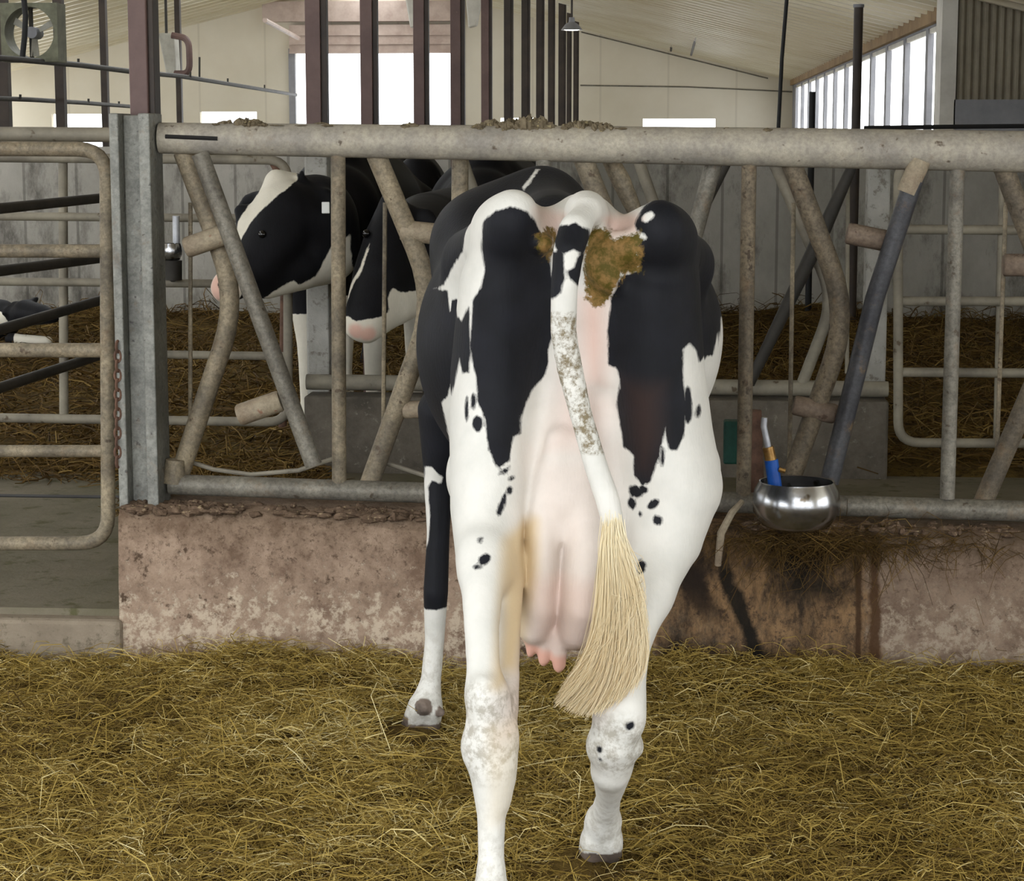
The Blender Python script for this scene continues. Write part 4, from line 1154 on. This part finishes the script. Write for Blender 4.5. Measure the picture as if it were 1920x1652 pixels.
# ------------------------------------------------------------------ strands: straw and tail hair
def strands(name, roots, dirs, lens, wid, sag, tint, m, parent=None, segs=3, curl=0.25, tipw=0.6):
    """many thin three-sided stalks as one mesh"""
    n = len(roots)
    up = np.array([0, 0, 1.0])
    d = dirs / np.linalg.norm(dirs, axis=1)[:, None]
    side = np.cross(d, rng.normal(0, 1, (n, 3))); side /= np.linalg.norm(side, axis=1)[:, None]
    nrm = np.cross(d, side)
    bendv = rng.normal(0, curl, n)[:, None] * side
    V_ = []
    for i in range(segs + 1):
        s = i / segs
        c = roots + d * (lens * s)[:, None] + bendv * (lens * (s - s * s) * 1.0)[:, None] * 2 + up * (sag * lens * s * s)[:, None]
        w = wid * (1 - (1 - tipw) * s)
        for q in range(3):
            a_ = 2.0944 * q
            V_.append(c + side * (w * math.cos(a_))[:, None] + nrm * (w * math.sin(a_))[:, None])
    V_ = np.stack(V_, 1)
    k = 3 * (segs + 1)
    base = (np.arange(n) * k)[:, None]
    fs = []
    for i in range(segs):
        for q in range(3):
            fs.append([i * 3 + q, i * 3 + (q + 1) % 3, (i + 1) * 3 + (q + 1) % 3, (i + 1) * 3 + q])
    F_ = (base[:, :, None] + np.array(fs)[None]).reshape(-1, 4)
    o = link_mesh(name, V_.reshape(-1, 3), F_, m, parent, True)
    set_attrs(o, n * k, tint=np.repeat(tint, k))
    return o

# tail switch: a full brush of blond hair
n = 9500
u = rng.uniform(0, 1, n) ** 0.9
a0, a1, a2 = np.array(at(1147, 955, 4.165)), np.array(at(1162, 1040, 4.155)), np.array(at(1161, 1130, 4.145))
v = np.clip(rng.normal(0.5, 0.29, n), 0, 1)
rt = np.where(u[:, None] < 0.5, a0 + (a1 - a0) * (u[:, None] * 2), a1 + (a2 - a1) * (u[:, None] * 2 - 1))
rt = rt + np.stack([(v - 0.5) * 0.022 + rng.normal(0, 0.004, n), rng.normal(0, 0.009, n), rng.normal(0, 0.004, n)], 1)
cut = rng.exponential(30, n)
tipx = 1044 + 146 * v + rng.normal(0, 4, n) + 0.55 * cut * (1 - v)
tipy = 1336 - 48 * np.abs(v - 0.35) ** 1.5 * 2.0 - cut
tip = np.array([tuple(at(a_, b_, 4.10)) for a_, b_ in zip(tipx, tipy)]) + np.stack([np.zeros(n), rng.normal(0, 0.026, n), np.zeros(n)], 1)
ln = np.linalg.norm(tip - rt, axis=1)
# each hair follows a bow: out over the brush, then to its tip
def hairs(name, p0, p1, bow, wid, tint, m, parent, segs=6):
    n = len(p0); V_ = []
    d = p1 - p0; L_ = np.linalg.norm(d, axis=1)[:, None]; dn = d / L_
    side = np.cross(dn, [0, 1, 0]); side /= np.linalg.norm(side, axis=1)[:, None]
    nrm = np.cross(dn, side)
    for i in range(segs + 1):
        s = i / segs
        c = p0 + d * s + bow * (6.75 * s * s * (1 - s))
        w = wid * (1 - 0.6 * s)
        for q in range(3):
            V_.append(c + (side * math.cos(2.0944 * q) + nrm * math.sin(2.0944 * q)) * w)
    V_ = np.stack(V_, 1); k = 3 * (segs + 1)
    fs = [[i * 3 + q, i * 3 + (q + 1) % 3, (i + 1) * 3 + (q + 1) % 3, (i + 1) * 3 + q] for i in range(segs) for q in range(3)]
    F_ = ((np.arange(n) * k)[:, None, None] + np.array(fs)[None]).reshape(-1, 4)
    o = link_mesh(name, V_.reshape(-1, 3), F_, m, parent, True)
    ss = np.repeat(np.linspace(0, 1, segs + 1), 3)
    set_attrs(o, n * k, tint=(tint[:, None] + 0.9 * (1 - ss)[None] ** 3).ravel())
    return o
bow = np.stack([0.032 - 0.008 * v + rng.normal(0, 0.004, n), rng.normal(-0.010, 0.012, n), np.zeros(n)], 1)
sw = hairs('tail_switch', rt, tip, bow, 0.0009, np.clip(rng.normal(0.55, 0.20, n), 0, 1), 'tailhair', cow, 7)
sw['label'] = 'long blond brush of hair at the end of the tail'

# ------------------------------------------------------------------ cows across the alley
def standing(cx, cy, heading, z0=0.15, sc=1.0, girth=1.0):
    """trunk and legs of a standing cow; returns the body and a local-to-world function"""
    ch_, sh = math.cos(heading), math.sin(heading)
    def w(lx, ly, lz):
        return Vector((cx + sc * (lx * ch_ - ly * sh), cy + sc * (lx * sh + ly * ch_), z0 + sc * lz))
    b = Body()
    b.chain([(w(0, -0.72, 1.06), 0.25 * girth), (w(0, -0.2, 1.00), 0.33 * girth), (w(0, 0.3, 1.00), 0.31 * girth), (w(0, 0.6, 1.04), 0.22)], 0.1, (1, 1, 1.14))
    b.seg(w(0, -0.8, 1.33), w(0, 0.45, 1.34), 0.05, 0.07, 0.12)
    for sx in (-1, 1):
        b.chain([(w(0.17 * sx, 0.48, 0.90), 0.13), (w(0.17 * sx, 0.50, 0.62), 0.075), (w(0.16 * sx, 0.52, 0.42), 0.05), (w(0.16 * sx, 0.52, 0.14), 0.038), (w(0.16 * sx, 0.54, 0.04), 0.055)], 0.05)
        b.chain([(w(0.18 * sx, -0.72, 1.0), 0.19), (w(0.20 * sx, -0.70, 0.75), 0.13), (w(0.19 * sx, -0.84, 0.48), 0.06), (w(0.19 * sx, -0.84, 0.14), 0.04), (w(0.19 * sx, -0.80, 0.04), 0.055)], 0.05)
    b.chain([(w(0, -0.96, 1.3), 0.035), (w(0, -1.04, 0.9), 0.025), (w(0, -1.04, 0.55), 0.045)], 0.03)
    return b, w

def finish(name, label, b, whites, h=0.013, legs_white=None, pinks=(), group=None, nostril=True):
    v, f = grow(b.p, h, 3)
    o = link_mesh(name, v, f, 'hide_far')
    tag(o, label, 'cow', group)
    q = v[:, [0, 2]]
    ct = np.full(len(v), -0.12)
    for pts, dep, y0, y1 in whites:
        sd = -poly_sd(q, plan(pts, dep))
        ct = np.where((v[:, 1] > y0) & (v[:, 1] < y1), np.maximum(ct, sd), ct)
    if legs_white is not None:
        ct = np.maximum(ct, legs_white - v[:, 2])
    pk = np.zeros(len(v))
    for pt, r0 in pinks:
        dd = np.linalg.norm(v - np.array(pt), axis=1)
        pk = np.maximum(pk, 0.8 * (1 - sstep(dd, r0 * 0.45, r0)))
        ct = np.maximum(ct, r0 - dd)
        nd = np.linalg.norm((v - np.array(pt) - np.array([r0 * 0.10, -r0 * 0.3, r0 * 0.15])) * [1.0, 0.5, 1.4], axis=1)
        if nostril: ct = np.where(nd < r0 * 0.5, np.minimum(ct, (nd - r0 * 0.30)), ct)
    z = np.zeros(len(v))
    set_attrs(o, len(v), coat=ct, pink=pk, grime=z, cream=z, brown=z, dung=z + 0.3, hoof=(v[:, 2] < 0.21).astype(float) if legs_white is not None else z)
    return o

def eye(parent, p, r):
    mb = MB()
    mb.lathe(tuple(p), [(r * math.sin(a_), -r * math.cos(a_)) for a_ in np.linspace(0, math.pi, 10)], 16)
    return mb.build('eye', 'eye', parent)

# the white faced cow looking out to the left
b, w = standing(-1.555, 10.4, math.pi, 0.15)
b.chain([K(600, 440, 9.62, 85), K(535, 425, 9.25, 42), K(560, 422, 8.86, 64), K(592, 425, 8.60, 82)], 0.06, (1, 1, 1.2))
b.chain([K(585, 415, 8.55, 70), K(535, 400, 8.44, 64), K(512, 445, 8.38, 58), K(478, 500, 8.31, 46), K(438, 532, 8.25, 33), K(424, 540, 8.23, 30)], 0.05)
b.chain([K(612, 470, 8.60, 62), K(560, 500, 8.47, 46), K(500, 532, 8.35, 30)], 0.05)
b.seg(at(520, 340, 8.48), at(548, 340, 8.52), met(24, 8.5), met(16, 8.5), 0.05)
b.chain([K(568, 362, 8.47, 18), K(566, 340, 8.47, 13), K(567, 322, 8.47, 5)], 0.02, (1, 0.6, 1))
b.chain([K(585, 375, 8.52, 16), K(610, 372, 8.46, 20), K(622, 382, 8.45, 10)], 0.02, (1, 0.6, 1))
b.chain([K(486, 370, 8.50, 14), K(468, 378, 8.52, 16), K(452, 392, 8.54, 10)], 0.02)
b.seg(at(445, 505, 8.24), at(430, 525, 8.22), met(22, 8.24), met(22, 8.22), 0.03)
b.seg(at(452, 395, 8.4), at(470, 470, 8.33), met(14, 8.4), met(18, 8.33), 0.05)
c1 = finish('cow', 'black cow with a broad white blaze and pink nose, its head out to the left', b,
            [([(461, 452), (450, 445), (452, 415), (469, 385), (487, 362), (488, 330), (498, 300), (535, 300), (556, 336), (543, 356), (530, 364), (494, 399), (477, 422)], 8.42, 7.5, 8.75),
             ([(493, 563), (543, 529), (555, 524), (563, 534), (591, 519), (604, 491), (619, 463), (650, 440), (650, 560), (573, 580), (520, 580)], 8.4, 7.5, 8.95)],
            0.013, None, [(at(416, 540, 8.18), 0.085)])
eye(c1, at(503, 437, 8.38) + Vector((0, -met(57, 8.38), 0)), 0.017)
v1 = np.empty(len(c1.data.vertices) * 3); c1.data.vertices.foreach_get('co', v1); v1 = v1.reshape(-1, 3)
ct = np.empty(len(v1)); c1.data.attributes['coat'].data.foreach_get('value', ct)
ct = np.where(v1[:, 1] > 9.0, np.maximum(ct, at(565, 590, 9.8).z - v1[:, 2]), ct)
c1.data.attributes['coat'].data.foreach_set('value', ct.astype(np.float32))
tg = MB()
e0 = at(611, 388, 8.30)
tg.box((e0.x - 0.016, e0.y - 0.008, e0.z - 0.026), (e0.x + 0.016, e0.y - 0.002, e0.z + 0.02))
tg.build('ear_tag', 'ear_tag', c1, False, 0.003)

# the cow with the white jaw next to it
b, w = standing(-0.86, 10.35, math.pi, 0.15, 0.98)
b.chain([K(860, 460, 9.5, 100), K(806, 462, 8.95, 92), K(770, 462, 8.58, 70)], 0.08, (1, 1, 1.1))
b.chain([K(738, 415, 8.45, 40), K(727, 450, 8.39, 45), K(712, 520, 8.29, 52), K(686, 588, 8.20, 40), K(676, 606, 8.18, 34)], 0.05)
b.chain([K(780, 520, 8.50, 72), K(738, 568, 8.32, 44), K(694, 618, 8.19, 22)], 0.05)
b.chain([K(770, 400, 8.5, 16), K(800, 410, 8.46, 20), K(815, 420, 8.45, 10)], 0.02, (1, 0.6, 1))
b.seg(at(735, 378, 8.48), at(742, 385, 8.5), met(22, 8.5), met(18, 8.5), 0.04)
c2 = finish('cow', 'black cow with a white jaw and pink mouth facing left just behind the fence', b,
            [([(690, 456), (684, 470), (676, 500), (664, 522), (650, 548), (640, 574), (646, 580), (656, 556), (666, 528), (680, 508), (688, 474)], 8.22, 7.5, 8.6),
             ([(640, 590), (662, 588), (680, 595), (718, 590), (736, 580), (733, 555), (741, 537), (756, 547), (840, 545), (860, 640), (640, 700)], 8.28, 7.5, 9.0)],
            0.013, None, [(at(668, 622, 8.12), 0.045), (at(690, 627, 8.13), 0.045)], None, False)
eye(c2, at(690, 437, 8.36) + Vector((0, -met(24, 8.36), 0)), 0.017)
# black cow facing us behind those two
b, w = standing(-1.72, 13.4, math.pi + 0.06, 0.15)
b.chain([K(790, 400, 12.8, 70), K(788, 370, 12.3, 58), K(786, 345, 12.0, 44)], 0.08)
b.chain([K(783, 328, 11.95, 36), K(786, 380, 11.8, 38), K(786, 440, 11.7, 28)], 0.05)
b.seg(at(752, 330, 11.9), at(733, 338, 11.9), met(11, 11.9), met(8, 11.9), 0.02, (1, 0.6, 1))
b.seg(at(815, 340, 11.9), at(842, 348, 11.9), met(11, 11.9), met(8, 11.9), 0.02, (1, 0.6, 1))
finish('cow', 'all black cow facing us behind the slanting bar, between the other heads', b, [], 0.016, None)
# black cow standing further right, mostly behind the cow in front
b, w = standing(-1.03, 13.2, math.pi, 0.15, 1.04)
b.chain([(w(0, 0.6, 1.1), 0.2), (w(0, 0.95, 1.24), 0.13), (w(0, 1.1, 1.28), 0.11), (w(0, 1.4, 0.98), 0.07)], 0.06)
finish('cow', 'black cow deep in the pen, only its back showing above the big cow', b, [(oval(888, 350, 5, 14), 12.6, 11, 14)], 0.016, None)
# calf lying in the straw at the far left
Yc = 13.5
b = Body()
b.chain([K(-70, 600, Yc, 46), K(0, 600, Yc, 40)], 0.06)
b.chain([K(20, 598, Yc - 0.1, 20), K(48, 586, Yc - 0.3, 25), K(78, 590, Yc - 0.4, 20), K(100, 594, Yc - 0.45, 13)], 0.05)
b.seg(at(30, 572, Yc - 0.25), at(10, 586, Yc - 0.25), met(9, Yc), met(8, Yc), 0.02)
b.seg(at(60, 566, Yc - 0.25), at(70, 560, Yc - 0.2), met(8, Yc), met(5, Yc), 0.02)
b.seg(at(20, 636, Yc - 0.2), at(90, 640, Yc - 0.3), met(12, Yc), met(10, Yc), 0.03)
finish('calf', 'black calf with a white patch lying in the straw beyond the gates', b, [([(-10, 585), (10, 590), (20, 605), (12, 625), (-10, 610)], Yc - 0.2, 12, 14), ([(30, 622), (120, 622), (120, 660), (30, 660)], Yc - 0.2, 12, 14)], 0.014, None)

# ------------------------------------------------------------------ straw
def scatter(n, x0, x1, y0, y1, hf, lens, wid, name, label, m, tilt=0.35, clump=True, zoff=0.0, bias=1.0):
    x = rng.uniform(x0, x1, n); y = y0 + (y1 - y0) * rng.uniform(0, 1, n) ** bias
    z = hf(x, y) + rng.exponential(0.008, n) + zoff
    th = rng.uniform(0, 2 * math.pi, n)
    dz = np.abs(rng.normal(0, tilt, n)) * np.where(rng.uniform(0, 1, n) < 0.12, 2.2, 0.6)
    d = np.stack([np.cos(th), np.sin(th), dz], 1)
    L_ = rng.gamma(4, lens / 4, n).clip(lens * 0.3, lens * 2.4)
    for hx, hy, hr in ((-0.14, 4.36, 0.09), (-0.155, 4.28, 0.08), (-0.66, 5.40, 0.11), (-0.64, 5.30, 0.10)):
        z = np.where((x - hx) ** 2 + (y - hy) ** 2 < hr * hr, z - 0.05, z)
    pat = lumps(31, 10, 0.5, 0.22)(x, y)
    tint = np.clip(rng.normal(0.46, 0.24, n) + 0.20 * pat, 0, 1)
    o = strands(name, np.stack([x, y, z], 1), d, L_, np.full(n, wid) * rng.uniform(0.6, 1.3, n), -0.35 * dz, tint, m, None, 3, 0.55)
    return tag(o, label, 'straw', None, 'stuff')
scatter(135000, -2.5, 2.3, 3.5, 6.08, near_h, 0.062, 0.0012, 'loose_straw', 'thick golden straw bedding around the cow', 'straw', bias=0.85)
scatter(3300, -2.5, 2.3, 3.5, 6.05, lambda X, Y: near_h(X, Y) + 0.012, 0.13, 0.0016, 'long_straw', 'scattered long pale stalks lying on top of the bedding', 'straw', 0.45, bias=0.85)
far_x0, far_x1 = at(-60, 700, 12).x - 0.6, at(1980, 700, 12).x + 0.6
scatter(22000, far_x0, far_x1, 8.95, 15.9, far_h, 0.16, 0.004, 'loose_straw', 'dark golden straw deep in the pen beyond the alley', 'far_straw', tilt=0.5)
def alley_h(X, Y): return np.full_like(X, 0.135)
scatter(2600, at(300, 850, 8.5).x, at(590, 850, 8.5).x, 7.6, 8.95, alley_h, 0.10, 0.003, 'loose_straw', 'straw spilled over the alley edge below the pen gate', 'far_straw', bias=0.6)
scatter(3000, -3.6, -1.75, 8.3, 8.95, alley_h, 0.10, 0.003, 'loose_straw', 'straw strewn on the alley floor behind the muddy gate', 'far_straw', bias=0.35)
# hay hanging over the curb under the bowl and wisps on the curb
zc = lambda X, Y: np.full_like(X, zc_r + 0.0)
n = 1500
x = rng.uniform(at(1360, 990, 6.1).x, at(1920, 990, 6.1).x, n); x = np.where(rng.uniform(0, 1, n) < 0.7, rng.normal(at(1540, 990, 6.1).x, 0.13, n), x)
y = rng.uniform(6.06, 6.16, n)
z = zc_r - 0.02 + rng.normal(0, 0.015, n)
d = np.stack([rng.normal(0, 1, n), rng.normal(-0.25, 0.3, n), rng.normal(-0.15, 0.35, n)], 1)
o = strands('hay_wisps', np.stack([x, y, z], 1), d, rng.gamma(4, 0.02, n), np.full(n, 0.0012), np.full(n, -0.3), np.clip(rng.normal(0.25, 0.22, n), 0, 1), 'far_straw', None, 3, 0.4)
tag(o, 'dark tangle of hay caught along the curb under the water bowl', 'hay', None, 'stuff')
